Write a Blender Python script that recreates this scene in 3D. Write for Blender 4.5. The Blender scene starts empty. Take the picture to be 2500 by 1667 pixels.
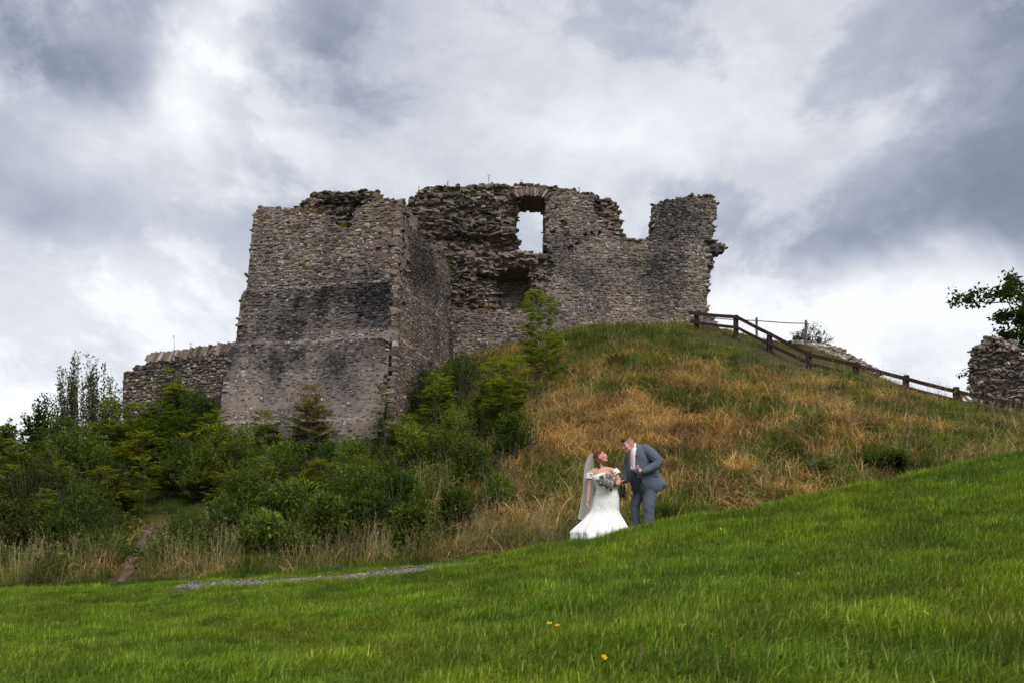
import bpy, math, random
import numpy as np
from mathutils import Vector, Matrix, Euler

random.seed(11)
rng = np.random.default_rng(11)
SC = bpy.context.scene
COL = SC.collection
rad = math.radians

# ------------------------------------------------------------------ camera (28 mm, level, lens shifted up)
F = 2500 * 28 / 36            # focal length in photograph pixels
HX, HY = 1250.0, 1320.0       # principal column, horizon row
cam_d = bpy.data.cameras.new('camera')
cam_d.sensor_width = 36
cam_d.lens = 28
cam_d.shift_y = (HY - 833.5) / 2500
cam_d.clip_start = 0.1
cam_d.clip_end = 6000
cam_d.dof.use_dof = True
cam_d.dof.focus_distance = 14.6
cam_d.dof.aperture_fstop = 2.8
cam = bpy.data.objects.new('camera', cam_d)
cam.location = (0, 0, 0)
cam.rotation_euler = (rad(90), 0, 0)
COL.objects.link(cam)
SC.camera = cam

SC.render.engine = 'CYCLES'
SC.cycles.max_bounces = 5
SC.cycles.diffuse_bounces = 3
SC.cycles.glossy_bounces = 2
SC.cycles.transmission_bounces = 5
SC.cycles.transparent_max_bounces = 8
SC.cycles.use_denoising = True
SC.cycles.caustics_reflective = False
SC.cycles.caustics_refractive = False
SC.view_settings.view_transform = 'Standard'
SC.view_settings.look = 'None'
SC.view_settings.exposure = 1.3
SC.view_settings.gamma = 1.0
SC.view_settings.use_curve_mapping = False

# ------------------------------------------------------------------ node helper
class NT:
    def __init__(self, tree):
        self.t = tree
    def n(self, typ, **kw):
        nd = self.t.nodes.new(typ)
        for k, v in kw.items():
            setattr(nd, k, v)
        return nd
    def put(self, sock, v):
        if isinstance(v, bpy.types.NodeSocket):
            self.t.links.new(v, sock)
        elif v is not None:
            sock.default_value = v
    def m(self, op, a, b=None, c=None, clamp=False):
        nd = self.n('ShaderNodeMath', operation=op, use_clamp=clamp)
        self.put(nd.inputs[0], a)
        if b is not None: self.put(nd.inputs[1], b)
        if c is not None: self.put(nd.inputs[2], c)
        return nd.outputs[0]
    def vm(self, op, a, b=None, s=None):
        nd = self.n('ShaderNodeVectorMath', operation=op)
        self.put(nd.inputs[0], a)
        if b is not None: self.put(nd.inputs[1], b)
        if s is not None: self.put(nd.inputs['Scale'], s)
        return nd.outputs[0]
    def noise(self, vec, scale, detail=4, rough=0.55, dist=0.0, out=0, dims='3D'):
        nd = self.n('ShaderNodeTexNoise', noise_dimensions=dims)
        if vec is not None: self.put(nd.inputs['Vector'], vec)
        nd.inputs['Scale'].default_value = scale
        nd.inputs['Detail'].default_value = detail
        nd.inputs['Roughness'].default_value = rough
        nd.inputs['Distortion'].default_value = dist
        return nd.outputs[out]
    def ramp(self, fac, stops, interp='LINEAR'):
        nd = self.n('ShaderNodeValToRGB')
        nd.color_ramp.interpolation = interp
        el = nd.color_ramp.elements
        while len(el) < len(stops): el.new(0.5)
        for e, (p, c) in zip(el, stops):
            e.position = p
            e.color = (c[0], c[1], c[2], 1)
        self.put(nd.inputs[0], fac)
        return nd.outputs[0]
    def mix(self, fac, a, b, blend='MIX'):
        nd = self.n('ShaderNodeMix', data_type='RGBA', blend_type=blend)
        self.put(nd.inputs[0], fac)
        self.put(nd.inputs[6], a if isinstance(a, bpy.types.NodeSocket) else (*a[:3], 1))
        self.put(nd.inputs[7], b if isinstance(b, bpy.types.NodeSocket) else (*b[:3], 1))
        return nd.outputs[2]

# ------------------------------------------------------------------ sun and sky
SUN_EL, SUN_AZ = 48.0, 154.0     # azimuth clockwise from +Y: behind the camera, to its right
sun_d = bpy.data.lights.new('sun', 'SUN')
sun_d.energy = 1.2
sun_d.angle = rad(40)
sun_d.color = (1.0, 0.96, 0.90)
sun = bpy.data.objects.new('sun', sun_d)
_sd = Vector((math.sin(rad(SUN_AZ)) * math.cos(rad(SUN_EL)), math.cos(rad(SUN_AZ)) * math.cos(rad(SUN_EL)), math.sin(rad(SUN_EL))))
sun.rotation_euler = _sd.to_track_quat('Z', 'Y').to_euler()
sun.location = (-10, -10, 30)
COL.objects.link(sun)

world = bpy.data.worlds.new('World')
SC.world = world
world.use_nodes = True
wt = NT(world.node_tree)
world.node_tree.nodes.clear()
def build_sky():
    t = wt
    sky = t.n('ShaderNodeTexSky', sky_type='NISHITA', sun_disc=False)
    sky.sun_elevation = rad(SUN_EL)
    sky.sun_rotation = rad(SUN_AZ)
    tc = t.n('ShaderNodeTexCoord').outputs['Generated']
    sep = t.n('ShaderNodeSeparateXYZ')
    t.put(sep.inputs[0], tc)
    X, Y, Z = sep.outputs
    zc = t.m('ADD', t.m('MAXIMUM', Z, 0.0), 0.16)
    comb = t.n('ShaderNodeCombineXYZ')
    t.put(comb.inputs[0], t.m('DIVIDE', X, zc))
    t.put(comb.inputs[1], t.m('DIVIDE', Y, zc))
    comb.inputs[2].default_value = 3.3
    deck = comb.outputs[0]
    # cloud deck noise, stretched with perspective towards the horizon
    big = t.noise(deck, 0.62, 8, 0.56, 0.35)
    puff = t.noise(tc, 4.4, 9, 0.60, 0.2)
    fine = t.noise(tc, 12.0, 7, 0.62, 0.15)
    # warped azimuth and elevation for the large banks of cloud
    wv = t.vm('SUBTRACT', t.noise(tc, 3.0, 5, 0.55, 0.2, out=1), (0.5, 0.5, 0.5))
    sw = t.n('ShaderNodeSeparateXYZ'); t.put(sw.inputs[0], wv)
    az = t.m('ADD', t.m('ARCTAN2', X, Y), t.m('MULTIPLY', sw.outputs[0], 0.42))
    el = t.m('ADD', t.m('ARCSINE', Z), t.m('MULTIPLY', sw.outputs[1], 0.26))
    lay = t.n('ShaderNodeMapRange', interpolation_type='SMOOTHSTEP'); t.put(lay.inputs[0], t.noise(t.vm('MULTIPLY', tc, (1, 1, 1.5)), 2.6, 11, 0.60, 0.25))
    lay.inputs[1].default_value = 0.475; lay.inputs[2].default_value = 0.55
    wisp = t.n('ShaderNodeMapRange', interpolation_type='SMOOTHSTEP'); t.put(wisp.inputs[0], t.noise(t.vm('MULTIPLY', tc, (1, 1, 2.2)), 7.0, 10, 0.62, 0.2))
    wisp.inputs[1].default_value = 0.42; wisp.inputs[2].default_value = 0.66
    b = t.m('ADD', 0.455, t.m('MULTIPLY', t.m('SUBTRACT', big, 0.5), 0.55))
    b = t.m('ADD', b, t.m('MULTIPLY', lay.outputs[0], 0.18))
    b = t.m('ADD', b, t.m('MULTIPLY', wisp.outputs[0], 0.10))
    b = t.m('ADD', b, t.m('MULTIPLY', t.m('SUBTRACT', puff, 0.5), 0.5))
    b = t.m('ADD', b, t.m('MULTIPLY', t.m('SUBTRACT', fine, 0.5), 0.22))
    banks = [  # photo column, row, half width, half height (pixels), brightness
        (30, 30, 340, 150, -0.36), (480, 120, 140, 190, 0.28), (420, 300, 260, 110, 0.18), (80, 240, 220, 110, 0.22), (1100, 240, 160, 90, 0.08), (1650, 400, 300, 120, 0.10),
        (820, 150, 260, 130, -0.18), (1250, 420, 700, 120, 0.02), (1700, 120, 500, 150, 0.0), (2400, 220, 280, 330, -0.25),
        (2480, 470, 320, 180, -0.16), (2000, 640, 420, 90, -0.14), (2150, 850, 520, 95, 0.50), (1780, 800, 260, 120, 0.22),
        (2260, 700, 100, 60, 0.2), (250, 760, 620, 190, 0.26), (60, 1000, 260, 90, 0.18), (560, 820, 130, 60, -0.1),
        (250, 520, 400, 90, -0.06), (1250, 1150, 2500, 240, 0.2), (640, 20, 120, 90, 0.1)]
    for (px, py, sx, sy, amp) in banks:
        a0 = math.atan((px - HX) / F)
        e0 = math.atan((HY - py) / F * math.cos(a0))
        sa, se = sx / F * math.cos(a0) ** 2, sy / F * math.cos(a0)
        da = t.m('DIVIDE', t.m('SUBTRACT', az, a0), sa)
        de = t.m('DIVIDE', t.m('SUBTRACT', el, e0), se)
        r2 = t.m('ADD', t.m('MULTIPLY', da, da), t.m('MULTIPLY', de, de))
        g = t.m('EXPONENT', t.m('MULTIPLY', r2, -1.0))
        b = t.m('ADD', b, t.m('MULTIPLY', g, amp))
    colr = t.ramp(b, [(0.0, (.16, .185, .245)), (0.25, (.29, .32, .40)), (0.45, (.48, .51, .595)), (0.62, (.66, .68, .735)), (0.8, (.86, .875, .91)), (0.95, (1.02, 1.025, 1.04))])
    mixed = t.mix(0.06, t.vm('SCALE', colr, s=10 / 2.46), sky.outputs[0])
    bg = t.n('ShaderNodeBackground')
    t.put(bg.inputs[0], mixed)
    bg.inputs[1].default_value = 0.1
    out = t.n('ShaderNodeOutputWorld')
    t.put(out.inputs[0], bg.outputs[0])
build_sky()

# ------------------------------------------------------------------ general helpers
def P(px, py, D):
    """World point that stands D metres ahead at a photograph position."""
    return np.array([(px - HX) / F * D, D, (HY - py) / F * D])
def proj(p):
    return HX + F * p[..., 0] / p[..., 1], HY - F * p[..., 2] / p[..., 1]

_lat = rng.random((64, 64, 64)).astype(np.float32)
def vnoise(x, y, z=0.0):
    x, y, z = np.broadcast_arrays(np.asarray(x, float), np.asarray(y, float), np.asarray(z, float))
    xi, yi, zi = np.floor(x).astype(int), np.floor(y).astype(int), np.floor(z).astype(int)
    fx, fy, fz = x - xi, y - yi, z - zi
    fx, fy, fz = [f * f * (3 - 2 * f) for f in (fx, fy, fz)]
    r = 0
    for dx in (0, 1):
        for dy in (0, 1):
            for dz in (0, 1):
                w = (fx if dx else 1 - fx) * (fy if dy else 1 - fy) * (fz if dz else 1 - fz)
                r = r + w * _lat[(xi + dx) & 63, (yi + dy) & 63, (zi + dz) & 63]
    return r
def fbm(x, y, z=0.0, oct=4):
    s, a, tot = 0, 1.0, 0
    for o in range(oct):
        s = s + a * vnoise(np.asarray(x) * 2 ** o + 7.3 * o, np.asarray(y) * 2 ** o + 3.1 * o, np.asarray(z) * 2 ** o + 1.7 * o)
        tot += a
        a *= 0.5
    return s / tot
def sstep(a, b, x):
    t = np.clip((np.asarray(x, float) - a) / (b - a), 0, 1)
    return t * t * (3 - 2 * t)
def inpoly(px, py, poly):
    px, py = np.asarray(px, float), np.asarray(py, float)
    r = np.zeros(px.shape, bool)
    n = len(poly)
    for i in range(n):
        x0, y0 = poly[i]; x1, y1 = poly[(i + 1) % n]
        c = ((y0 > py) != (y1 > py)) & (px < (x1 - x0) * (py - y0) / ((y1 - y0) if y1 != y0 else 1e-9) + x0)
        r ^= c
    return r
def norm(v):
    v = np.asarray(v, float)
    return v / (np.linalg.norm(v, axis=-1, keepdims=True) + 1e-12)

def mesh_from(name, V, faces, col=None, smooth=False, attrs=None):
    """faces: list of lists, or an int array (n,3)/(n,4)."""
    me = bpy.data.meshes.new(name)
    V = np.asarray(V, np.float32)
    if isinstance(faces, np.ndarray):
        faces = [faces]
    if len(faces) and isinstance(faces[0], np.ndarray) and faces[0].ndim == 2:
        loops = np.concatenate([f.ravel() for f in faces]).astype(np.int32)
        counts = np.concatenate([np.full(len(f), f.shape[1], np.int32) for f in faces])
    else:
        loops = np.array([i for f in faces for i in f], np.int32)
        counts = np.array([len(f) for f in faces], np.int32)
    me.vertices.add(len(V)); me.vertices.foreach_set('co', V.ravel())
    me.loops.add(len(loops)); me.loops.foreach_set('vertex_index', loops)
    me.polygons.add(len(counts))
    starts = np.concatenate([[0], np.cumsum(counts)[:-1]]).astype(np.int32)
    me.polygons.foreach_set('loop_start', starts)
    me.polygons.foreach_set('loop_total', counts)
    if col is not None:
        a = me.attributes.new('col', 'FLOAT_COLOR', 'POINT')
        c = np.ones((len(V), 4), np.float32); c[:, :3] = np.asarray(col, np.float32)
        a.data.foreach_set('color', c.ravel())
    me.update(calc_edges=True)
    me.validate()
    me.polygons.foreach_set('use_smooth', np.full(len(me.polygons), bool(smooth)))
    return me
def link(name, me, mat=None, parent=None, loc=None):
    o = bpy.data.objects.new(name, me)
    COL.objects.link(o)
    if me is not None and mat is not None:
        me.materials.clear(); me.materials.append(mat)
    if parent is not None: o.parent = parent
    if loc is not None: o.location = loc
    return o
def tag(o, label=None, cat=None, group=None, kind=None):
    if label: o['label'] = label
    if cat: o['category'] = cat
    if group: o['group'] = group
    if kind: o['kind'] = kind
    return o
def empty(name, loc=(0, 0, 0), label=None, cat=None, group=None):
    o = bpy.data.objects.new(name, None)
    o.empty_display_size = 0.2
    o.location = tuple(float(c) for c in loc)
    COL.objects.link(o)
    return tag(o, label, cat, group)
class MB:
    """Collects vertices, faces and colours of ONE mesh."""
    def __init__(self):
        self.V, self.T, self.C, self.n = [], [], [], 0
    def add(self, V, faces, col=(1, 1, 1)):
        V = np.asarray(V, float)
        for f in (faces if isinstance(faces, list) else [faces]):
            self.T.append((np.asarray(f) + self.n).astype(np.int32))
        c = np.asarray(col, float)
        if c.ndim == 1: c = np.tile(c[:3], (len(V), 1))
        self.V.append(V); self.C.append(c); self.n += len(V)
    def build(self, name, mat, parent=None, smooth=False, loc=None):
        V = np.concatenate(self.V)
        me = mesh_from(name, V, self.T, np.concatenate(self.C), smooth)
        return link(name, me, mat, parent, loc)

def tube_arrays(pts, rads, k=6, cap=True, flat=1.0, up=None):
    """Tapered tube along pts; returns V, [quads, tris]."""
    pts = np.asarray(pts, float); n = len(pts)
    rads = np.broadcast_to(np.asarray(rads, float), (n,)) if np.ndim(rads) < 2 else np.asarray(rads, float)
    tan = np.gradient(pts, axis=0); tan = norm(tan)
    up = np.array([0, 0, 1.0]) if up is None else np.asarray(up, float)
    V = []
    side = None
    for i in range(n):
        s = np.cross(tan[i], up)
        if np.linalg.norm(s) < 1e-3:
            s = np.cross(tan[i], (1, 0, 0)) if side is None else side
        s = norm(s); side = s
        w = norm(np.cross(s, tan[i]))
        a = np.linspace(0, 2 * np.pi, k, endpoint=False)
        r = rads[i]
        rx, ry = (r, r * flat) if np.ndim(r) == 0 else (r[0], r[1])
        V.append(pts[i] + rx * np.cos(a)[:, None] * s + ry * np.sin(a)[:, None] * w)
    V = np.concatenate(V)
    i = np.arange(n - 1)[:, None] * k; j = np.arange(k)[None]; j2 = (j + 1) % k
    Q = np.stack([i + j, i + j2, i + k + j2, i + k + j], -1).reshape(-1, 4)
    out = [Q]
    if cap:
        V = np.concatenate([V, pts[:1], pts[-1:]])
        b, e = n * k, n * k + 1
        j = np.arange(k); j2 = (j + 1) % k
        out.append(np.concatenate([np.stack([np.full(k, b), j2, j], -1), np.stack([np.full(k, e), (n - 1) * k + j, (n - 1) * k + j2], -1)]))
    return V, out
BOXF = np.array([[0, 3, 2, 1], [4, 5, 6, 7], [0, 1, 5, 4], [1, 2, 6, 5], [2, 3, 7, 6], [3, 0, 4, 7]])
def beam_arrays(a, b, w, h, up=(0, 0, 1), jit=0.0):
    """Rectangular bar from a to b, w wide, h high."""
    a, b = np.asarray(a, float), np.asarray(b, float)
    d = norm(b - a); s = norm(np.cross(d, up)); u = np.cross(s, d)
    c = [(-1, -1), (1, -1), (1, 1), (-1, 1)]
    V = np.array([a + s * x * w / 2 + u * y * h / 2 for x, y in c] + [b + s * x * w / 2 + u * y * h / 2 for x, y in c])
    if jit: V = V + rng.normal(0, jit, V.shape)
    return V, [BOXF]

# ------------------------------------------------------------------ materials
def new_mat(name):
    m = bpy.data.materials.new(name); m.use_nodes = True
    m.node_tree.nodes.clear()
    return m, NT(m.node_tree)
def principled(t, color, rough=0.8, spec=0.3, bump=None, bump_strength=0.4, bump_dist=0.02, **kw):
    p = t.n('ShaderNodeBsdfPrincipled')
    t.put(p.inputs['Base Color'], color if isinstance(color, bpy.types.NodeSocket) else (*color[:3], 1))
    t.put(p.inputs['Roughness'], rough)
    p.inputs['Specular IOR Level'].default_value = spec
    for k, v in kw.items(): t.put(p.inputs[k.replace('_', ' ')], v)
    if bump is not None:
        bn = t.n('ShaderNodeBump')
        bn.inputs['Strength'].default_value = bump_strength
        bn.inputs['Distance'].default_value = bump_dist
        t.put(bn.inputs['Height'], bump)
        t.put(p.inputs['Normal'], bn.outputs[0])
    return p
def finish(t, shader):
    o = t.n('ShaderNodeOutputMaterial')
    t.put(o.inputs[0], shader.outputs[0] if hasattr(shader, 'outputs') else shader)
def attr(t, name='col', typ='GEOMETRY'):
    a = t.n('ShaderNodeAttribute', attribute_type=typ, attribute_name=name)
    return a.outputs['Color']
def objpos(t):
    return t.n('ShaderNodeNewGeometry').outputs['Position']

def mat_stone():
    m, t = new_mat('rubble_stone')
    p = objpos(t)
    c = attr(t)
    n1 = t.noise(p, 3.0, 5, 0.6)
    n2 = t.noise(p, 26.0, 4, 0.65)
    v = t.m('ADD', 0.45, t.m('ADD', t.m('MULTIPLY', n1, 0.55), t.m('MULTIPLY', n2, 0.6)))
    c = t.vm('SCALE', c, s=v)
    # pale crusty lichen and a little green-brown moss
    li = t.ramp(t.noise(p, 17.0, 3, 0.6), [(0.0, (0, 0, 0)), (0.66, (0, 0, 0)), (0.72, (1, 1, 1))])
    c = t.mix(t.m('MULTIPLY', li, 0.5), c, (.42, .41, .39))
    mo = t.ramp(t.noise(p, 1.7, 6, 0.7, 0.4), [(0.0, (0, 0, 0)), (0.57, (0, 0, 0)), (0.68, (1, 1, 1))])
    c = t.mix(t.m('MULTIPLY', mo, 0.4), c, (.075, .062, .022))
    h = t.m('ADD', t.noise(p, 18, 5, 0.7), t.m('MULTIPLY', t.noise(p, 60, 3, 0.6), 0.5))
    finish(t, principled(t, c, 0.92, 0.15, h, 0.6, 0.03))
    return m
def mat_foliage(name, trans=0.3, inst=False, rough=0.55, spec=0.25, vary=0.35):
    m, t = new_mat(name)
    c = attr(t)
    if inst:
        c = t.vm('MULTIPLY', c, attr(t, 'tint', 'INSTANCER'))
    nz = t.noise(objpos(t), 0.9, 3, 0.5)
    c = t.vm('SCALE', c, s=t.m('ADD', 1 - vary, t.m('MULTIPLY', nz, 2 * vary)))
    p = principled(t, c, rough, spec)
    tr = t.n('ShaderNodeBsdfTranslucent')
    t.put(tr.inputs[0], t.vm('MULTIPLY', c, (1.1, 1.15, 0.6)))
    mx = t.n('ShaderNodeMixShader')
    mx.inputs[0].default_value = trans
    t.put(mx.inputs[1], p.outputs[0]); t.put(mx.inputs[2], tr.outputs[0])
    finish(t, mx)
    return m
def mat_wood(name, a, b, scale=(3, 3, 30)):
    m, t = new_mat(name)
    p = t.n('ShaderNodeTexCoord').outputs['Object']
    n = t.noise(t.vm('MULTIPLY', p, scale), 4, 5, 0.6, 0.3)
    n2 = t.noise(p, 2.0, 4, 0.6)
    c = t.mix(t.m('MULTIPLY', n, n2), a, b)
    finish(t, principled(t, c, 0.8, 0.25, n, 0.35, 0.01))
    return m
def mat_plain(name, color, rough=0.6, spec=0.3, bump_scale=None, bump=0.2, dist=0.005, vary=0.0, **kw):
    m, t = new_mat(name)
    p = t.n('ShaderNodeTexCoord').outputs['Object']
    c = color
    if vary:
        nz = t.noise(p, 9.0, 4, 0.6)
        c = t.mix(nz, tuple(x * (1 - vary) for x in color), tuple(min(1, x * (1 + vary)) for x in color))
    h = t.noise(p, bump_scale, 3, 0.5) if bump_scale else None
    finish(t, principled(t, c, rough, spec, h, bump, dist, **kw))
    return m
def mat_attr(name, rough=0.6, spec=0.3, bump_scale=None, bump=0.2, dist=0.003, vary=0.12, trans=0.0, **kw):
    m, t = new_mat(name)
    p = t.n('ShaderNodeTexCoord').outputs['Object']
    c = attr(t)
    nz = t.noise(p, 40.0, 3, 0.6)
    c = t.vm('SCALE', c, s=t.m('ADD', 1 - vary, t.m('MULTIPLY', nz, 2 * vary)))
    h = t.noise(p, bump_scale, 3, 0.5) if bump_scale else None
    pr = principled(t, c, rough, spec, h, bump, dist, **kw)
    if trans:
        tr = t.n('ShaderNodeBsdfTranslucent'); t.put(tr.inputs[0], c)
        mx = t.n('ShaderNodeMixShader'); mx.inputs[0].default_value = trans
        t.put(mx.inputs[1], pr.outputs[0]); t.put(mx.inputs[2], tr.outputs[0])
        pr = mx
    finish(t, pr)
    return m
M_STONE = mat_stone()
M_LEAF = mat_foliage('leaf', 0.48, rough=.7, spec=.12)
M_GRASS_I = mat_foliage('grass_blade', 0.35, inst=True, rough=.6, spec=.15, vary=0.3)
M_LEAF_I = mat_foliage('undergrowth_leaf', 0.42, inst=True, rough=.75, spec=.08, vary=0.3)
M_BARK = mat_wood('bark', (.10, .085, .065), (.26, .24, .20))
# ------------------------------------------------------------------ terrain height field
_x14 = np.array([-40, -20, -9, -5.6, -3.2, -1.08, 1.08, 2.5, 5.4, 9.0, 14, 40.])
_z14 = np.array([-2.2, -1.35, -.96, -.80, -.66, -.47, -.02, .20, .80, 1.52, 2.3, 3.2])
def lawn_z(x, y):
    z14 = np.interp(x, _x14, _z14)
    z14 = (z14 + np.interp(x - .8, _x14, _z14) + np.interp(x + .8, _x14, _z14)) / 3
    near = -0.92 + 0.05 * np.clip(x, -25, 10)
    t = np.clip((y - 2.5) / 11.5, 0, 1)
    return near + (z14 - near) * (0.75 * t + 0.25 * t * t)
_yr = np.array([17, 22, 28, 34, 38, 42, 46, 52, 62, 80.])
_xc = np.array([-48, -40, -24, -16, -10, -5, 0, 5, 10, 14, 18, 22, 28, 40, 48.])
_tab = np.array([
    [-2.5, -2.4, -2.2, -2.0, -1.8, -1.8, -2.0, -2.4, -3.0, -3.5],
    [-1.6, -0.9, 0.2, 0.9, 1.4, 1.8, 1.9, 1.5, 0, -3.3],
    [-1.2, -.3, 0.4, 1.1, 1.8, 2.6, 3.2, 3.4, 2, -3.2],
    [-.75, -.1, 0.7, 1.9, 3.2, 5.6, 7.2, 8.4, 8, -3],
    [-.7, .0, 1.0, 2.5, 4.3, 6.5, 8.5, 10, 9, -3],
    [-.6, 0.6, 2.1, 3.7, 5.4, 8.0, 10.3, 12, 11, -3],
    [-.55, 1.3, 4.0, 6.7, 8.6, 10.2, 11.6, 12.5, 11.5, -3],
    [.0, 1.7, 4.6, 7.6, 9.6, 11.2, 12.1, 12.8, 12, -3],
    [.5, 2.1, 4.8, 7.6, 9.4, 11.0, 12.3, 12.6, 12, -3],
    [.9, 2.1, 4.6, 7.2, 8.6, 10.0, 11.4, 11.4, 10, -3],
    [1.2, 2.1, 4.2, 6.4, 7.5, 9.0, 10.2, 9.5, 7, -3],
    [1.4, 2.1, 3.6, 5.1, 6.1, 7.0, 7.6, 6, 5, -3],
    [1.4, 2.0, 3.0, 4.0, 4.6, 5.0, 5.0, 4.5, 3, -3],
    [.8, 1.2, 2.0, 2.6, 3, 3, 3, 2.5, 1, -3.2],
    [-1, -1, -1, -1, -1, -1, -1, -1.5, -2, -3.5]])
_gx = np.arange(-60, 60.01, 0.5); _gy = np.arange(10, 95.01, 0.5)
def _make_mound():
    R = np.array([np.interp(_gx, _xc, _tab[:, j]) for j in range(len(_yr))])        # rows y, cols x
    G = np.array([np.interp(_gy, _yr, R[:, i]) for i in range(len(_gx))])            # cols x, rows y
    k = np.array([1, 2, 3, 2, 1]) / 9.0
    for _ in range(5):
        Gp = np.pad(G, 2, mode='edge')
        G = sum(k[i] * Gp[i:i + G.shape[0], 2:-2] for i in range(5))
        Gp = np.pad(G, 2, mode='edge')
        G = sum(k[i] * Gp[2:-2, i:i + G.shape[1]] for i in range(5))
    return G
_G = _make_mound()
# spot heights read off the photograph: column, row, distance
_spots = [(1400, 816, 46.8), (1550, 808, 46.9), (1730, 806, 46.8), (1250, 852, 46.2), (1060, 905, 45), (930, 1092, 36.6), (760, 1088, 37.4), (540, 1068, 38.4), (1010, 990, 40),
          (1701, 806, 43), (1797, 828, 42), (1878, 863, 41), (1975, 900, 40), (2088, 925, 39), (2211, 953, 38), (2335, 994, 36.8), (2483, 1026, 35.3), (1848, 826, 45.5), (1968, 846, 45.3), (2060, 884, 45), (2130, 915, 44.5),
          (2180, 944, 42), (2290, 975, 40.5), (2420, 1010, 38)]
def _fit():
    global _G
    S = np.array([P(*s) for s in _spots])
    GX, GY = np.meshgrid(_gx, _gy, indexing='ij')
    for sig in (4.0, 2.5, 1.6):
        for _ in range(4):
            r = S[:, 2] - mound_z(S[:, 0], S[:, 1])
            num, den = 0, 0.15
            for (x, y, z), e in zip(S, r):
                w = np.exp(-((GX - x) ** 2 + (GY - y) ** 2) / (2 * sig * sig))
                num = num + w * e; den = den + w
            _G = _G + num / den
def mound_z(x, y):
    fx = np.clip((np.asarray(x, float) + 60) / 0.5, 0, len(_gx) - 1.001); fy = np.clip((np.asarray(y, float) - 10) / 0.5, 0, len(_gy) - 1.001)
    i, j = fx.astype(int), fy.astype(int); a, b = fx - i, fy - j
    return (_G[i, j] * (1 - a) * (1 - b) + _G[i + 1, j] * a * (1 - b) + _G[i, j + 1] * (1 - a) * b + _G[i + 1, j + 1] * a * b)
_fit()
def H(x, y, detail=True):
    x = np.asarray(x, float); y = np.asarray(y, float)
    zl = lawn_z(x, y)
    dd = 0.45 * sstep(-1.5, 2.0, x)                       # shallow dip behind the shoulder of the lawn
    zl = zl - dd * sstep(14.2, 16.8, y)
    zm = mound_z(x, y)
    w = sstep(15.6, 18.5, y)
    z = zl * (1 - w) + zm * w
    if detail:
        z = z + (fbm(x * 0.9, y * 0.9, 2.0, 3) - 0.5) * (0.16 * (1 - w) + 0.55 * w) * (1 - sstep(50, 60, y))
        z = z + (fbm(x * 0.35 + 5, y * 0.75, 4.0, 2) - 0.5) * 0.14 * (1 - w)
    edge = np.maximum(sstep(34, 46, np.abs(x)), np.maximum(sstep(66, 80, y), sstep(-10, -26, y)))
    return z * (1 - edge) + (-3.6) * edge
def Hs(x, y):
    return float(H(np.array([x]), np.array([y]))[0])
def ground_hit(px, py, D0=4.0, D1=60.0):
    """Where the sight line through a photograph position meets the ground."""
    d = np.linspace(D0, D1, 600)
    p = P(px, py, 1.0)
    dz = p[2] * d - H(p[0] * d, d)
    k = np.nonzero(dz < 0)[0]
    dd = d[k[0]] if len(k) else D1
    return np.array([p[0] * dd, dd, Hs(p[0] * dd, dd)])

def sheet(name, xs, ys, mat, keep=None, dz=0.0):
    X, Y = np.meshgrid(xs, ys, indexing='ij')
    V = np.stack([X, Y, H(X, Y) + dz], -1).reshape(-1, 3)
    n, m = len(xs), len(ys)
    i, j = np.meshgrid(np.arange(n - 1), np.arange(m - 1), indexing='ij')
    Q = np.stack([i * m + j, (i + 1) * m + j, (i + 1) * m + j + 1, i * m + j + 1], -1).reshape(-1, 4)
    me = mesh_from(name, V, Q, None, True)
    return tag(link(name, me, mat), kind='structure')
def mat_ground(name, cols, scale, rough=0.95):
    m, t = new_mat(name)
    p = objpos(t)
    n1 = t.noise(p, scale, 6, 0.65, 0.3)
    n2 = t.noise(p, scale * 9, 4, 0.6)
    c = t.ramp(t.m('ADD', t.m('MULTIPLY', n1, 0.7), t.m('MULTIPLY', n2, 0.3)), [(0.3 + 0.4 * i / (len(cols) - 1), c) for i, c in enumerate(cols)])
    finish(t, principled(t, c, rough, 0.1, t.noise(p, scale * 25, 4, 0.7), 0.7, 0.05))
    return m
M_LAWN = mat_ground('lawn_soil', [(.020, .035, .008), (.035, .06, .012), (.055, .075, .018)], 0.8)
M_MOUND = mat_ground('mound_soil', [(.020, .024, .008), (.055, .048, .016), (.10, .068, .026)], 0.5)
M_DIRT = mat_ground('bare_earth', [(.06, .044, .030), (.12, .088, .064), (.20, .16, .13)], 4.0)
M_GRAVEL = mat_ground('path_gravel', [(.13, .11, .095), (.24, .21, .19), (.40, .37, .35)], 5.0)
M_FAR = mat_ground('far_field', [(.03, .05, .015), (.06, .08, .025)], 0.02)
sheet('lawn', np.concatenate([np.linspace(-60, -14, 24, endpoint=False), np.arange(-14, 16, 0.2), np.linspace(16, 60, 24)]),
      np.concatenate([np.linspace(-40, 2, 22, endpoint=False), np.arange(2, 16.41, 0.2)]), M_LAWN)
sheet('castle_mound', np.arange(-60, 60.01, 0.5), np.arange(16.0, 95.01, 0.5), M_MOUND, dz=-0.01)
_r = 3500.0
_ring = mesh_from('far_ground', [(-_r, -_r, -3.62), (_r, -_r, -3.62), (_r, _r, -3.62), (-_r, _r, -3.62)], np.array([[0, 1, 2, 3]]))
tag(link('far_ground', _ring, M_FAR), kind='structure')

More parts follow.
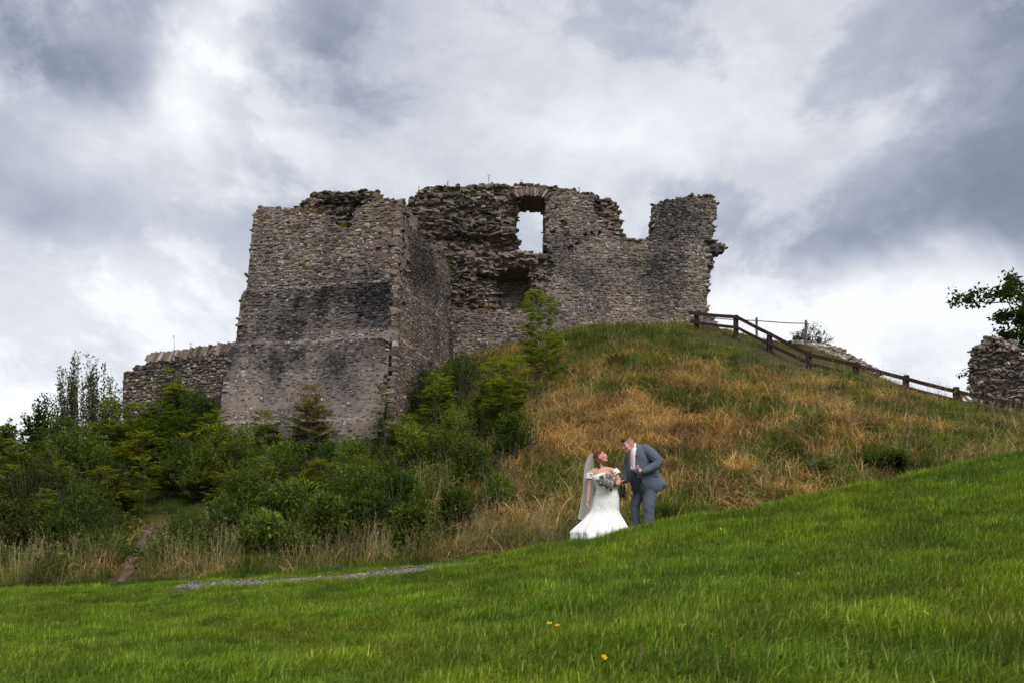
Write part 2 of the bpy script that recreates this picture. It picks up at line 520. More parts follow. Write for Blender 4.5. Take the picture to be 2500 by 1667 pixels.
def ribbon(name, pts, widths, mat, dz=0.02, seg=10, ragged=0.3):
    """A worn strip that follows the ground, with uneven edges."""
    pts = np.asarray(pts, float); s = np.concatenate([[0], np.cumsum(np.linalg.norm(np.diff(pts, axis=0), axis=1))])
    n = max(8, int(s[-1] / 0.15)); ss = np.linspace(0, s[-1], n)
    c = np.stack([np.interp(ss, s, pts[:, k]) for k in (0, 1)], -1)
    for _ in range(6): c[1:-1] = (c[:-2] + 2 * c[1:-1] + c[2:]) / 4
    w = np.interp(ss, s, widths)
    t = norm(np.gradient(c, axis=0)); nrm = np.stack([-t[:, 1], t[:, 0]], -1)
    e = np.linspace(-1, 1, seg)
    off = w[:, None] * e[None] / 2 * (1 + ragged * 2 * (fbm(ss[:, None] * 1.6 + 50 * (e[None] > 0), np.sign(e)[None] * 3.0 + 9, 0, 3) - 0.5))
    XY = c[:, None, :] + off[..., None] * nrm[:, None, :]
    Zc = H(XY[..., 0], XY[..., 1]) + dz - 0.05 * (np.abs(e)[None] > 0.99)
    V = np.concatenate([XY, Zc[..., None]], -1).reshape(-1, 3)
    i, j = np.meshgrid(np.arange(n - 1), np.arange(seg - 1), indexing='ij')
    Q = np.stack([i * seg + j, i * seg + j + 1, (i + 1) * seg + j + 1, (i + 1) * seg + j], -1).reshape(-1, 4)
    return tag(link(name, mesh_from(name, V, Q, None, True), mat), kind='structure')
PATHS = []
def path_px(name, pp, widths, mat, dz=0.02, ragged=0.3):
    pts = [ground_hit(a, b)[:2] for a, b in pp]
    PATHS.append((np.array(pts), np.max(widths)))
    return ribbon(name, pts, widths, mat, dz, ragged=ragged)
path_px('gravel_path', [(440, 1432), (560, 1428), (680, 1424), (780, 1416), (880, 1408), (970, 1400), (1060, 1391), (1150, 1380)], [.2, .5, .8, .85, .75, .5, .4, .15], M_GRAVEL, 0.034, .5)
path_px('path_edge', [(430, 1431), (560, 1425), (680, 1420), (780, 1411), (880, 1403), (970, 1396), (1060, 1388), (1160, 1378)], [.3, .6, .8, .8, .8, .6, .5, .2], M_DIRT, 0.022, .6)
path_px('dirt_track', [(290, 1428), (310, 1398), (335, 1355), (352, 1320), (372, 1292), (398, 1278)], [.1, .24, .28, .24, .2, .12], M_DIRT, 0.05, .5)
path_px('dirt_scrape', [(488, 1272), (500, 1258), (515, 1245), (532, 1228)], [.3, .6, .5, .2], M_DIRT, 0.04, .6)
# ------------------------------------------------------------------ masonry
class Wall:
    """A rubble wall between two vertical edge curves; outline and relief are given in photograph positions on its face."""
    def __init__(self, edgeA, edgeB, z0, z1, thick, du=0.14, dz=0.12, jag=5.0, seed=0):
        # edge = (z list, x list, y list)
        self.A = [np.asarray(c, float) for c in edgeA]; self.B = [np.asarray(c, float) for c in edgeB]
        self.z0, self.z1, self.thick, self.du, self.dz, self.jag, self.seed = z0, z1, thick, du, dz, jag, seed
        zm = (z0 + z1) / 2
        a, b = self.edge(self.A, np.array([zm]))[0], self.edge(self.B, np.array([zm]))[0]
        d = b - a; self.len = float(np.linalg.norm(d[:2]))
        self.U = norm(np.array([d[0], d[1], 0]))
        self.N = np.array([self.U[1], -self.U[0], 0])      # outward: the right-hand side of A->B seen from above
        self.outline, self.holes, self.relief = None, [], []
        self.paint = []
        self.tops = []
        self.thickfn = None
    @staticmethod
    def edge(E, z):
        o = np.argsort(E[0])
        return np.stack([np.interp(z, E[0][o], E[1][o]), np.interp(z, E[0][o], E[2][o]), z], -1)
    def base(self, u, z):
        a, b = self.edge(self.A, z), self.edge(self.B, z)
        return a + (b - a) * u[..., None]
    def pix(self, u, z):
        return proj(self.base(u, z))
    def jpix(self, u, z):
        px, py = self.pix(u, z)
        s = u * self.len
        j = self.jag
        return (px + j * 2 * (fbm(s * 2.2 + self.seed, z * 3.1, 1.0, 3) - .5) + j * 0.6 * (vnoise(s * 5.1, np.floor(z / .13) * 7.7, 5) - .5) * 2,
                py + j * 2 * (fbm(s * 2.4, z * 2.0 + self.seed, 8.0, 3) - .5))
    def mask(self, u, z):
        px, py = self.jpix(u, z)
        m = inpoly(px, py, self.outline) if self.outline else np.ones(px.shape, bool)
        for h in self.holes: m &= ~inpoly(px, py, h)
        return m
    def depth(self, u, z):
        px, py = self.jpix(u, z)
        d = np.zeros(px.shape)
        rough = np.zeros(px.shape)
        for (poly, off, rg) in self.relief:
            k = inpoly(px, py, poly)
            d = np.where(k, off, d); rough = np.where(k, rg, rough)
        for zl, dd in getattr(self, 'steps', []):
            d = d + dd * sstep(zl + .04, zl - .04, z + 0.10 * (fbm(u * self.len * .6, 3.0, 9, 3) - .5))
        s = u * self.len
        d = d + (fbm(s * 0.7, z * 0.7, 3 + self.seed, 3) - .5) * 0.16
        d = d + rough * ((fbm(s * 1.1, z * 1.5, 11 + self.seed, 4) - .5) * 0.9 + (vnoise(s * 3.5, z * 6, 4) - .5) * 0.16)
        return d, rough
    def shade(self, u, z):
        rz = rng.uniform(.45, 1.35, np.shape(u))
        """Black and russet weathering with shapes of their own: factor colour and how much mortar shows."""
        px, py = self.pix(u, z)
        s = u * self.len
        wx = px + 50 * (fbm(s * .6, z * .6, 21, 4) - .5); wy = py + 70 * (fbm(s * .6, z * .5, 27, 4) - .5)
        dark = np.zeros(px.shape); pale = np.zeros(px.shape)
        for (cx, cy, sx, sy, am) in self.paint:
            g = am * np.exp(-((wx - cx) / sx) ** 2 - ((wy - cy) / sy) ** 2)
            if am > 0: dark = np.maximum(dark, g)
            else: pale = np.maximum(pale, -g)
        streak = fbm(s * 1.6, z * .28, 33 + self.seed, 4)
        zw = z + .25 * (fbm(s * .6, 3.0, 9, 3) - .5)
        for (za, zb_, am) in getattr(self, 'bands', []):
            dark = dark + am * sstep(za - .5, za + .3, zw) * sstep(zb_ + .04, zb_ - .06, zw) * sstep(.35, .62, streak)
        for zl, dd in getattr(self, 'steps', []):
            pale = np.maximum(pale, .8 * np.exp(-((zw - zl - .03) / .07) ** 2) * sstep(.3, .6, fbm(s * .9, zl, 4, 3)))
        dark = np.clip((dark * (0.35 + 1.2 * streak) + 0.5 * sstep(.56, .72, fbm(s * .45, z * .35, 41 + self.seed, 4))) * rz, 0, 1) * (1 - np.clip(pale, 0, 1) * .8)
        return dark, pale
    def core(self, name, mat, parent, mortar):
        nu, nz = int(self.len / self.du) + 1, int((self.z1 - self.z0) / self.dz) + 1
        uu, zz = np.linspace(0, 1, nu + 1), np.linspace(self.z0, self.z1, nz + 1)
        Uc, Zc = np.meshgrid((uu[:-1] + uu[1:]) / 2, (zz[:-1] + zz[1:]) / 2, indexing='ij')
        mk = self.mask(Uc, Zc)
        U, Z = np.meshgrid(uu, zz, indexing='ij')
        ju = (rng.random(U.shape) - .5) * .5 * (uu[1] - uu[0]); jz = (rng.random(U.shape) - .5) * .5 * (zz[1] - zz[0])
        ju[0], ju[-1] = 0, 0
        U2, Z2 = U + ju, Z + jz
        d, rough = self.depth(U2, Z2)
        base = self.base(U2, Z2)
        Fv = base + self.N * (d - 0.035)[..., None]
        tk = self.thick if self.thickfn is None else self.thickfn(*self.pix(U2, Z2))[..., None]
        Bv = base - self.N * tk
        n1 = (nu + 1) * (nz + 1)
        idx = np.arange(n1).reshape(nu + 1, nz + 1)
        quads = []
        I, J = np.nonzero(mk)
        a, b, c, e = idx[I, J], idx[I + 1, J], idx[I + 1, J + 1], idx[I, J + 1]
        quads.append(np.stack([a, b, c, e], -1)); quads.append(np.stack([e, c, b, a], -1) + n1)
        pm = np.pad(mk, 1)
        self.tops = []
        for (di, dj, p, q) in ((-1, 0, 'a', 'e'), (1, 0, 'b', 'c'), (0, -1, 'a', 'b'), (0, 1, 'e', 'c')):
            bd = mk & ~pm[1 + di:1 + di + mk.shape[0], 1 + dj:1 + dj + mk.shape[1]]
            I, J = np.nonzero(bd)
            D = dict(a=idx[I, J], b=idx[I + 1, J], c=idx[I + 1, J + 1], e=idx[I, J + 1])
            v0, v1 = D[p], D[q]
            quads.append(np.stack([v0, v1, v1 + n1, v0 + n1], -1))
            if dj == 1 or di != 0:
                self.tops += [(Uc[i, j], Zc[i, j], di, dj) for i, j in zip(I, J)]
        V = np.concatenate([Fv.reshape(-1, 3), Bv.reshape(-1, 3)])
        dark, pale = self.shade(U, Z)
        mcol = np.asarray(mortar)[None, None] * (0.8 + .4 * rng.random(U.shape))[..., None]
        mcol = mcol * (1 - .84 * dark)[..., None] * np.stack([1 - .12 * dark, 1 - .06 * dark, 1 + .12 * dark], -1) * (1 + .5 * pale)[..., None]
        mcol = mcol * (1 - .25 * np.clip(rough, 0, 1))[..., None]
        C = np.concatenate([mcol.reshape(-1, 3)] * 2)
        used = np.unique(np.concatenate([q.ravel() for q in quads])); remap = np.zeros(len(V), int); remap[used] = np.arange(len(used))
        me = mesh_from(name, V[used], [remap[q] for q in quads], C[used], False)
        return link(name, me, mat, parent)

PAL = np.array([1.12, 1.04, .97]) * np.array([(.165, .140, .122), (.205, .175, .155), (.255, .225, .205), (.145, .118, .100), (.215, .168, .142), (.30, .28, .265), (.115, .100, .092), (.18, .165, .16)])
def stone_colors(n, dark, pale, rough, white=0.05, rg=rng, size=None):
    c = PAL[rg.choice(len(PAL), n, p=[.2, .19, .14, .14, .11, .07, .08, .07])] * (0.55 + .75 * rg.random((n, 1)))
    w = rg.random(n) < white * (1 if size is None else 2.2 * (size < np.median(size)))
    c[w] = np.array([.50, .485, .47]) * (0.75 + .45 * rg.random((w.sum(), 1)))
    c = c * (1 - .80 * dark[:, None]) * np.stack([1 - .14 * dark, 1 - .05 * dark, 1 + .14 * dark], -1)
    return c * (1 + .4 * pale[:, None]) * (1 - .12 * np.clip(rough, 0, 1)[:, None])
def stone_shapes(pos, su, sv, U, W, N, prot, tilt, rg=rng, k=7, block=0.55):
    """Cushion-faced stones set in a wall. pos (n,3); half sizes su, sv; axes (n,3)."""
    n = len(pos)
    a = np.linspace(0, 2 * np.pi, k, endpoint=False)[None] + rg.uniform(-.25, .25, (n, k)) + rg.uniform(0, 6.28, (n, 1))
    ca, sa = np.cos(a), np.sin(a)
    x = np.sign(ca) * np.abs(ca) ** block * su[:, None] * rg.uniform(.84, 1.06, (n, k))
    y = np.sign(sa) * np.abs(sa) ** block * sv[:, None] * rg.uniform(.84, 1.06, (n, k))
    ro = rg.normal(0, 1, n) * tilt * .5
    x, y = x * np.cos(ro)[:, None] - y * np.sin(ro)[:, None], x * np.sin(ro)[:, None] + y * np.cos(ro)[:, None]
    tx, ty = rg.normal(0, 1, n) * tilt, rg.normal(0, 1, n) * tilt
    def at(xx, yy, zz):
        zz = zz + xx * tx[:, None] + yy * ty[:, None]
        return pos[:, None] + U[:, None] * xx[..., None] + W[:, None] * yy[..., None] + N[:, None] * zz[..., None]
    sh = rg.uniform(.78, .92, (n, k))
    r0 = at(x, y, np.full((n, k), -.10) - prot[:, None] * .3)
    r1 = at(x * sh, y * sh, prot[:, None] * rg.uniform(.55, 1.05, (n, k)))
    ce = at(rg.uniform(-.3, .3, (n, 1)) * su[:, None], rg.uniform(-.3, .3, (n, 1)) * sv[:, None], prot[:, None] * rg.uniform(.9, 1.25, (n, 1)))
    V = np.concatenate([r0, r1, ce], 1)                                   # n, 2k+1, 3
    j = np.arange(k); j2 = (j + 1) % k
    T = np.concatenate([np.stack([j, j2, k + j2], -1), np.stack([j, k + j2, k + j], -1), np.stack([k + j, k + j2, np.full(k, 2 * k)], -1)])
    return V, T
ICO_V = None
def ico():
    global ICO_V
    p = (1 + 5 ** .5) / 2
    v = np.array([(-1, p, 0), (1, p, 0), (-1, -p, 0), (1, -p, 0), (0, -1, p), (0, 1, p), (0, -1, -p), (0, 1, -p), (p, 0, -1), (p, 0, 1), (-p, 0, -1), (-p, 0, 1)], float)
    f = np.array([(0, 11, 5), (0, 5, 1), (0, 1, 7), (0, 7, 10), (0, 10, 11), (1, 5, 9), (5, 11, 4), (11, 10, 2), (10, 7, 6), (7, 1, 8), (3, 9, 4), (3, 4, 2), (3, 2, 6), (3, 6, 8), (3, 8, 9), (4, 9, 5), (2, 4, 11), (6, 2, 10), (8, 6, 7), (9, 8, 1)])
    return norm(v), f
ICO = ico()
def rock_shapes(pos, size, rg=rng, tilt=.35, yaw=None):
    """Loose closed stones: jittered, squared-off lumps. size (n,3) half extents."""
    n = len(pos)
    v = ICO[0][None] * rg.uniform(.75, 1.15, (n, 12, 1))
    v = np.sign(v) * np.abs(v) ** .75
    v = v * size[:, None]
    a = rg.uniform(-.5, .5, n) if yaw is None else yaw
    b, c = rg.normal(0, tilt, n), rg.normal(0, tilt, n)
    x, y, z = v[..., 0], v[..., 1], v[..., 2]
    y, z = y * np.cos(b)[:, None] - z * np.sin(b)[:, None], y * np.sin(b)[:, None] + z * np.cos(b)[:, None]
    x, z = x * np.cos(c)[:, None] - z * np.sin(c)[:, None], x * np.sin(c)[:, None] + z * np.cos(c)[:, None]
    x, y = x * np.cos(a)[:, None] - y * np.sin(a)[:, None], x * np.sin(a)[:, None] + y * np.cos(a)[:, None]
    return np.stack([x, y, z], -1) + pos[:, None], ICO[1]
class Stones:
    """All stones of one thing; the 300 largest become parts, the rest one part."""
    def __init__(self): self.b = []
    def add(self, V, T, C, area):
        self.b.append((V, T, C, area))
    def build(self, parent, most=300):
        allA = np.concatenate([b[3] for b in self.b])
        thr = np.sort(allA)[-most] if len(allA) > most else -1
        mb = MB(); cnt = 0
        for (V, T, C, A) in self.b:
            big = A >= thr
            n, k = V.shape[:2]
            for i in np.nonzero(big)[0]:
                if cnt >= most: big[i] = False; continue
                cnt += 1
                c = V[i].mean(0)
                link('stone', mesh_from('stone', V[i] - c, T, np.tile(C[i], (k, 1))), M_STONE, parent, loc=c)
            r = ~big
            if r.any():
                Vr = V[r]; m = len(Vr)
                mb.add(Vr.reshape(-1, 3), (T[None] + (np.arange(m) * k)[:, None, None]).reshape(-1, 3), np.repeat(C[r], k, 0))
        if mb.n:
            o = mb.build('small_stones', M_STONE, parent); o['kind'] = 'stuff'

def lay_stones(w, st, hmin=.07, hmax=.15, wmin=.12, wmax=.36, skip=.10, white=.05, prot=(.01, .05), flushfn=None, corner=None):
    """Rough courses over the face of a wall."""
    us, zs, hs, ws = [], [], [], []
    z = w.z0 + .05
    while z < w.z1:
        h = (hmin + (hmax - hmin) * random.random() ** 1.3) * (1.4 if random.random() < .08 else 1)
        s = -random.random() * .2
        while s < w.len + .05:
            l = (wmin + (wmax - wmin) * random.random() ** 1.6) * (1.5 if random.random() < .06 else 1)
            if random.random() > skip:
                us.append((s + l / 2) / w.len); zs.append(z + h / 2 + random.gauss(0, .026)); hs.append(h * random.choice((.75, .95, 1, 1, 1.15, 1.45))); ws.append(l)
            s += l
        z += h
    u, z, h, l = map(np.array, (us, zs, hs, ws))
    z = z + .22 * (fbm(u * w.len * .5, z * .35, 50 + w.seed, 3) - .5)
    d, rough = w.depth(u, z)
    big = rough > .3
    # fallen facing: bigger, looser stones, fewer of them
    keep = w.mask(u, z) & (u > -.01) & (u < 1.01)
    keep &= ~(big & (rng.random(len(u)) < .42))
    half = l / 2 / w.len
    keep &= (u - half > -.05 / w.len) & (u + half < 1 + .05 / w.len)
    u, z, h, l, d, rough = [q[keep] for q in (u, z, h, l, d, rough)]
    n = len(u)
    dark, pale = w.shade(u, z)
    fl = flushfn(u, z, *w.pix(u, z)) if flushfn is not None else np.zeros(n)
    kk = rng.random(n) > .35 * fl * (1 - .6 * dark)
    u, z, h, l, d, rough, dark, pale, fl = [q[kk] for q in (u, z, h, l, d, rough, dark, pale, fl)]; n = len(u)
    sc = np.where(rough > .3, rng.uniform(1.2, 1.9, n), 1.0) * (1 - .22 * fl)
    su = l / 2 * sc * rng.uniform(.85, 1.05, n); sv = h / 2 * sc * rng.uniform(.76, 1.08, n)
    pr = rng.uniform(*prot, n) * (1 - .6 * fl) + np.where(rough > .3, rng.uniform(.03, .24, n) * rough, 0)
    U = np.tile(w.U, (n, 1)); W = np.tile([0, 0, 1.0], (n, 1)); N = np.tile(w.N, (n, 1))
    pos = w.base(u, z) + w.N * (d - .03)[:, None]
    tilt = np.where(rough > .3, .30, .12)
    V, T = stone_shapes(pos, su, sv, U, W, N, pr, tilt)
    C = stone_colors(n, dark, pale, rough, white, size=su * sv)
    st.add(V, T, C, su * sv * np.where(rough > .3, 1.5, 1))
    return n
def cap_stones(w, st, per=1.6, size=(.07, .2), white=.03, deep=None):
    """Loose stones along the broken tops and sides."""
    pos, sz = [], []
    for (u, z, di, dj) in w.tops:
        for _ in range(int(per + random.random())):
            uu, zz = u + random.gauss(0, .06) / w.len, z + dj * w.dz * .5 + random.gauss(0, .03)
            b = w.base(np.array([uu]), np.array([zz]))[0]
            t = random.random() ** 1.3 * (w.thick if deep is None else deep)
            dd = float(w.depth(np.array([uu]), np.array([zz]))[0][0])
            s = random.uniform(*size)
            pos.append(b + w.N * (dd - t)); sz.append((s * random.uniform(.8, 1.5), s * random.uniform(.8, 1.4), s * random.uniform(.3, .6)))
    if not pos: return
    pos, sz = np.array(pos), np.array(sz)
    ang = math.atan2(w.U[1], w.U[0])
    V, T = rock_shapes(pos, sz, tilt=.28, yaw=rng.normal(ang, .4, len(pos)))
    n = len(pos)
    st.add(V, T, stone_colors(n, np.zeros(n), np.zeros(n), np.full(n, .3), white), sz[:, 0] * sz[:, 2])
def edge_px(pts, D):
    """(px,py) list and depth function -> edge curve (z, x, y)."""
    q = np.array([P(a, b, D(b)) for a, b in pts])
    return q[:, 2], q[:, 0], q[:, 1]

# ---- the tower
DR = lambda py: np.interp(py, [480, 1100], [38.5, 37.0])
DL = lambda py: np.interp(py, [480, 1100], [40.0, 38.4])
_R = [(984, 440), (981, 494), (973, 599), (968, 690), (965, 700), (963, 760), (961, 822), (957, 835), (954, 899), (946, 1000), (940, 1024), (934, 1034), (930, 1080), (926, 1130)]
_L = [(624, 440), (620, 514), (614, 563), (608, 624), (604, 690), (601, 712), (593, 724), (588, 759), (582, 815), (579, 845), (568, 860), (560, 905), (553, 960), (545, 1034), (538, 1050), (534, 1090), (528, 1150)]
eR = edge_px(_R, DR); eL = edge_px(_L, DL)
BX, BY = P(1101, 700, 46.6)[:2]
eB = (np.array([0, 30.]), np.array([BX, BX]), np.array([BY, BY]))
tower = empty('castle_tower', P(760, 1085, 38), 'broad battered stone tower with a crumbled top, projecting from the ruined castle wall', 'tower')
tower_inv = -np.array(tower.location)
def shift_children(root):

    # the children were built in world space: hang them on the root without moving them
    for c in root.children:
        c.matrix_parent_inverse = Matrix.Translation(-root.location)
    tag(root, kind='thing')
zt = P(0, 440, 38.5)[2]; zb = 3.0
tf = Wall(eL, eR, zb, zt, 1.6, jag=4.0, seed=1)
tf.outline = [(450, 1200), (450, 520), (618, 516), (634, 508), (648, 502), (668, 507), (690, 502), (703, 488), (716, 482), (722, 474), (738, 466), (752, 458), (768, 455), (778, 449), (800, 446),
              (812, 452), (835, 455), (850, 450), (872, 453), (905, 452), (916, 462), (919, 478), (926, 487), (955, 490), (975, 486), (984, 492), (1010, 496), (1010, 1200)]
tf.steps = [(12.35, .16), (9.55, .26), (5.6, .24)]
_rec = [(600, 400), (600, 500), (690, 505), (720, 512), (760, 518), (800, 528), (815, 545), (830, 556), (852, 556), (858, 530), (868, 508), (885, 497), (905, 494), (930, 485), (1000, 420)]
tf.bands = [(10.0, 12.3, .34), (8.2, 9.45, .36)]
tf.relief = [(_rec, -.55, 1.0), ([(690, 505), (730, 455), (910, 440), (918, 474), (868, 478), (850, 505), (800, 520)], -.75, 1.0),
             ([(846, 480), (878, 478), (876, 500), (866, 508), (848, 506)], -2.2, .2)]
tf.thick = 2.6
tf.paint = [(830, 745, 120, 55, 1.0), (915, 725, 50, 60, .95), (700, 800, 60, 60, .8), (870, 800, 80, 35, .7), (680, 900, 22, 100, .8), (820, 905, 50, 70, .75), (850, 950, 30, 70, .65), (612, 690, 18, 50, .8),
            (760, 870, 110, 30, .5), (860, 675, 60, 12, .6), (640, 1000, 90, 60, -.6), (860, 1010, 90, 30, -.5), (600, 930, 40, 60, -.4), (720, 520, 90, 20, -.35), (680, 850, 110, 10, -.5), (890, 830, 80, 8, -.8), (760, 600, 130, 50, -.25)]
ts = Wall(eR, eB, zb, zt, 1.6, jag=3.0, seed=2)
ts.outline = [(930, 1200), (930, 480), (981, 490), (996, 505), (1010, 528), (1026, 549), (1046, 570), (1060, 578), (1074, 598), (1086, 610), (1094, 628), (1102, 640), (1120, 640), (1120, 1200)]
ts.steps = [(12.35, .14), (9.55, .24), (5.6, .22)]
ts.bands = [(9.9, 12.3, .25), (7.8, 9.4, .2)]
ts.relief = [([(985, 495), (1120, 640), (1120, 660), (1060, 610), (1000, 540)], -.15, .6)]
ts.paint = [(1040, 680, 40, 40, .5), (1080, 800, 30, 80, .35), (1040, 620, 30, 20, .4)]
tstones = Stones()
flush_tf = lambda u, z, px, py: sstep(690, 800, py) * (.45 + .5 * sstep(840, 980, py))
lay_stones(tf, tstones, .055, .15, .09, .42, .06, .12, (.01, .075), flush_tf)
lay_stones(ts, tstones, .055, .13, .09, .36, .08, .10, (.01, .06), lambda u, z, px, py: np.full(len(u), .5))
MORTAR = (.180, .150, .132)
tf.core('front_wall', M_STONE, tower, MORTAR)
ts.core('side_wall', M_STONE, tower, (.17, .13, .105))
# the flank that faces away to the left, and the back, close the tower
lx, ly = eL[1], eL[2]
tl = Wall((np.array([0, 30.]), np.array([eL[1][1] + .8, eL[1][1] + .8]), np.array([47.5, 47.5])), (eL[0], eL[1] + .15, eL[2] + .75), zb, P(0, 520, 40)[2], 1.4, .3, .3, seed=3)
tl.core('flank_wall', M_STONE, tower, MORTAR)
cap_stones(tf, tstones, 2.2, (.07, .19), deep=1.8); cap_stones(ts, tstones, 1.6, (.06, .16), deep=1.2)
def quoins():
    """Squared corner stones bonding the two faces."""
    z = 3.6; k = 0; pos = []; rows = []
    while z < P(0, 497, 38.5)[2]:
        h = random.uniform(.11, .24)
        e = tf.edge(tf.B, np.array([z + h / 2]))[0]
        st_ = sum(dd * (1 if z < zl else 0) for zl, dd in tf.steps)
        la, lb = (random.uniform(.22, .42), random.uniform(.25, .35)) if k % 2 else (random.uniform(.16, .30), random.uniform(.3, .5))
        o = e + tf.N * (random.uniform(.0, .03) + st_) + ts.N * (random.uniform(-.02, .015) + st_)
        c = [o - tf.U * la + (-tf.N) * 0, o, o + ts.U * lb, o - tf.U * la + ts.U * lb]
        hh = h * .46
        V = np.array([q + np.array([0, 0, h / 2 - hh + random.gauss(0, .008)]) for q in c] + [q + np.array([0, 0, h / 2 + hh + random.gauss(0, .008)]) for q in c])
        V += rng.normal(0, .014, V.shape)
        rows.append(V); z += h; k += 1
    V = np.array(rows); n = len(V)
    T = np.array([[0, 2, 1], [0, 3, 2], [4, 5, 6], [4, 6, 7], [0, 1, 5], [0, 5, 4], [1, 2, 6], [1, 6, 5], [2, 3, 7], [2, 7, 6], [3, 0, 4], [3, 4, 7]])
    tstones.add(V, T, stone_colors(n, np.zeros(n) + .1, np.full(n, .12), np.zeros(n), .02), np.full(n, .02))
quoins()
tstones.build(tower); shift_children(tower)

# ---- the curtain wall with the window, the niche and the broken crown
WX0, WY0 = P(985, 700, 46.7)[:2]; WX1, WY1 = P(1800, 700, 47.6)[:2]
vert = lambda x, y: (np.array([0, 40.]), np.array([x, x]), np.array([y, y]))
curtain = empty('curtain_wall', P(1420, 815, 47), 'tall ruined castle wall with an arched window gap and a deep notch in its top', 'castle wall')
cw = Wall(vert(WX0, WY0), vert(WX1, WY1), 9.0, P(0, 435, 47)[2], 2.3, jag=4.0, seed=5)
cw.outline = [(985, 1000), (985, 505), (993, 496), (1002, 482), (1012, 474), (1024, 463), (1034, 457), (1060, 456), (1082, 453), (1105, 455), (1126, 452), (1145, 450), (1164, 447), (1195, 445), (1223, 443), (1240, 447), (1262, 449), (1292, 447), (1317, 449), (1338, 458), (1360, 459), (1381, 462), (1405, 466), (1432, 472), (1448, 478),
              (1463, 481), (1489, 483), (1501, 491), (1508, 500), (1513, 509), (1516, 516), (1513, 524), (1518, 532), (1519, 562), (1525, 576), (1531, 586), (1545, 588), (1570, 585), (1593, 587), (1596, 542), (1596, 522), (1598, 501), (1611, 501), (1616, 492), (1642, 490), (1655, 484), (1670, 480), (1695, 476), (1718, 474), (1736, 479), (1746, 486), (1749, 500), (1749, 524), (1740, 526), (1739, 588),
              (1759, 592), (1774, 597), (1770, 607), (1757, 617), (1745, 622), (1747, 640), (1736, 653), (1730, 668), (1729, 733), (1730, 767), (1736, 777), (1748, 787), (1756, 803), (1768, 816), (1775, 1000)]
cw.holes = [[(1261, 506), (1261, 486), (1272, 481), (1297, 479), (1322, 481), (1334, 486), (1334, 540), (1335, 583), (1338, 604), (1341, 619), (1323, 619), (1312, 609), (1298, 607), (1286, 606), (1264, 597), (1266, 578), (1257, 568), (1259, 540)]]
cw.relief = [
    ([(980, 760), (980, 430), (1250, 430), (1258, 480), (1262, 560), (1345, 625), (1354, 645), (1342, 680), (1330, 720), (1318, 752), (1100, 756)], -.75, 1.0),   # fallen facing
    ([(980, 568), (980, 430), (1262, 430), (1262, 572)], -.30, .9),                                                                                             # upper mass over a ledge
    ([(1258, 430), (1350, 430), (1345, 480), (1258, 486)], -.12, .6),
    ([(1160, 660), (1180, 630), (1230, 612), (1300, 612), (1350, 622), (1352, 642), (1300, 652), (1262, 650), (1230, 656), (1205, 672)], -.15, 1.0),          # springing of a lost vault
    ([(1345, 625), (1356, 648), (1340, 690), (1326, 720), (1300, 715), (1296, 655)], -.35, .6),
    ([(1150, 672), (1205, 672), (1222, 745), (1150, 740)], -.5, .7),
    ([(1205, 676), (1228, 658), (1266, 651), (1294, 653), (1294, 676), (1281, 726), (1277, 752), (1226, 748), (1214, 700)], -1.95, .05),                       # the niche
    ([(1460, 470), (1530, 470), (1540, 585), (1490, 570), (1450, 520)], -.22, .7),
    ([(1720, 590), (1790, 585), (1790, 660), (1728, 660)], -.2, .8)]
for (hx, hy, w_, h_) in ((1372, 545, 5, 4), (1352, 564, 4, 4), (1382, 567, 4, 4), (1405, 569, 3, 4), (1429, 570, 4, 4), (1446, 570, 3, 3), (1464, 570, 4, 4), (1409, 596, 4, 4), (1391, 608, 6, 4), (1552, 601, 4, 3), (1355, 508, 7, 4)):
    cw.relief.append(([(hx - w_, hy - h_), (hx + w_, hy - h_), (hx + w_, hy + h_), (hx - w_, hy + h_)], -.55, 0.0))   # putlog holes
cw.paint = [(1060, 800, 60, 60, .6), (1130, 790, 100, 45, .45), (1120, 545, 45, 20, .6), (1420, 580, 50, 20, .5), (1420, 660, 60, 25, .4), (1580, 640, 60, 25, .55), (1340, 760, 40, 25, .5), (1650, 540, 60, 40, .45), (1110, 660, 20, 40, .5),
            (1480, 740, 180, 50, -.35), (1350, 690, 40, 60, -.45), (1620, 760, 120, 30, -.3), (1150, 605, 70, 30, -.3), (1240, 690, 30, 40, .35)]
cw.thickfn = lambda px, py: 2.3 - 1.5 * sstep(1500, 1545, px)
cstones = Stones()
lay_stones(cw, cstones, .055, .15, .10, .44, .06, .05, (.01, .07), None)
cw.core('wall_core', M_STONE, curtain, (.215, .182, .158))
cap_stones(cw, cstones, 1.8, (.06, .17), deep=.9)
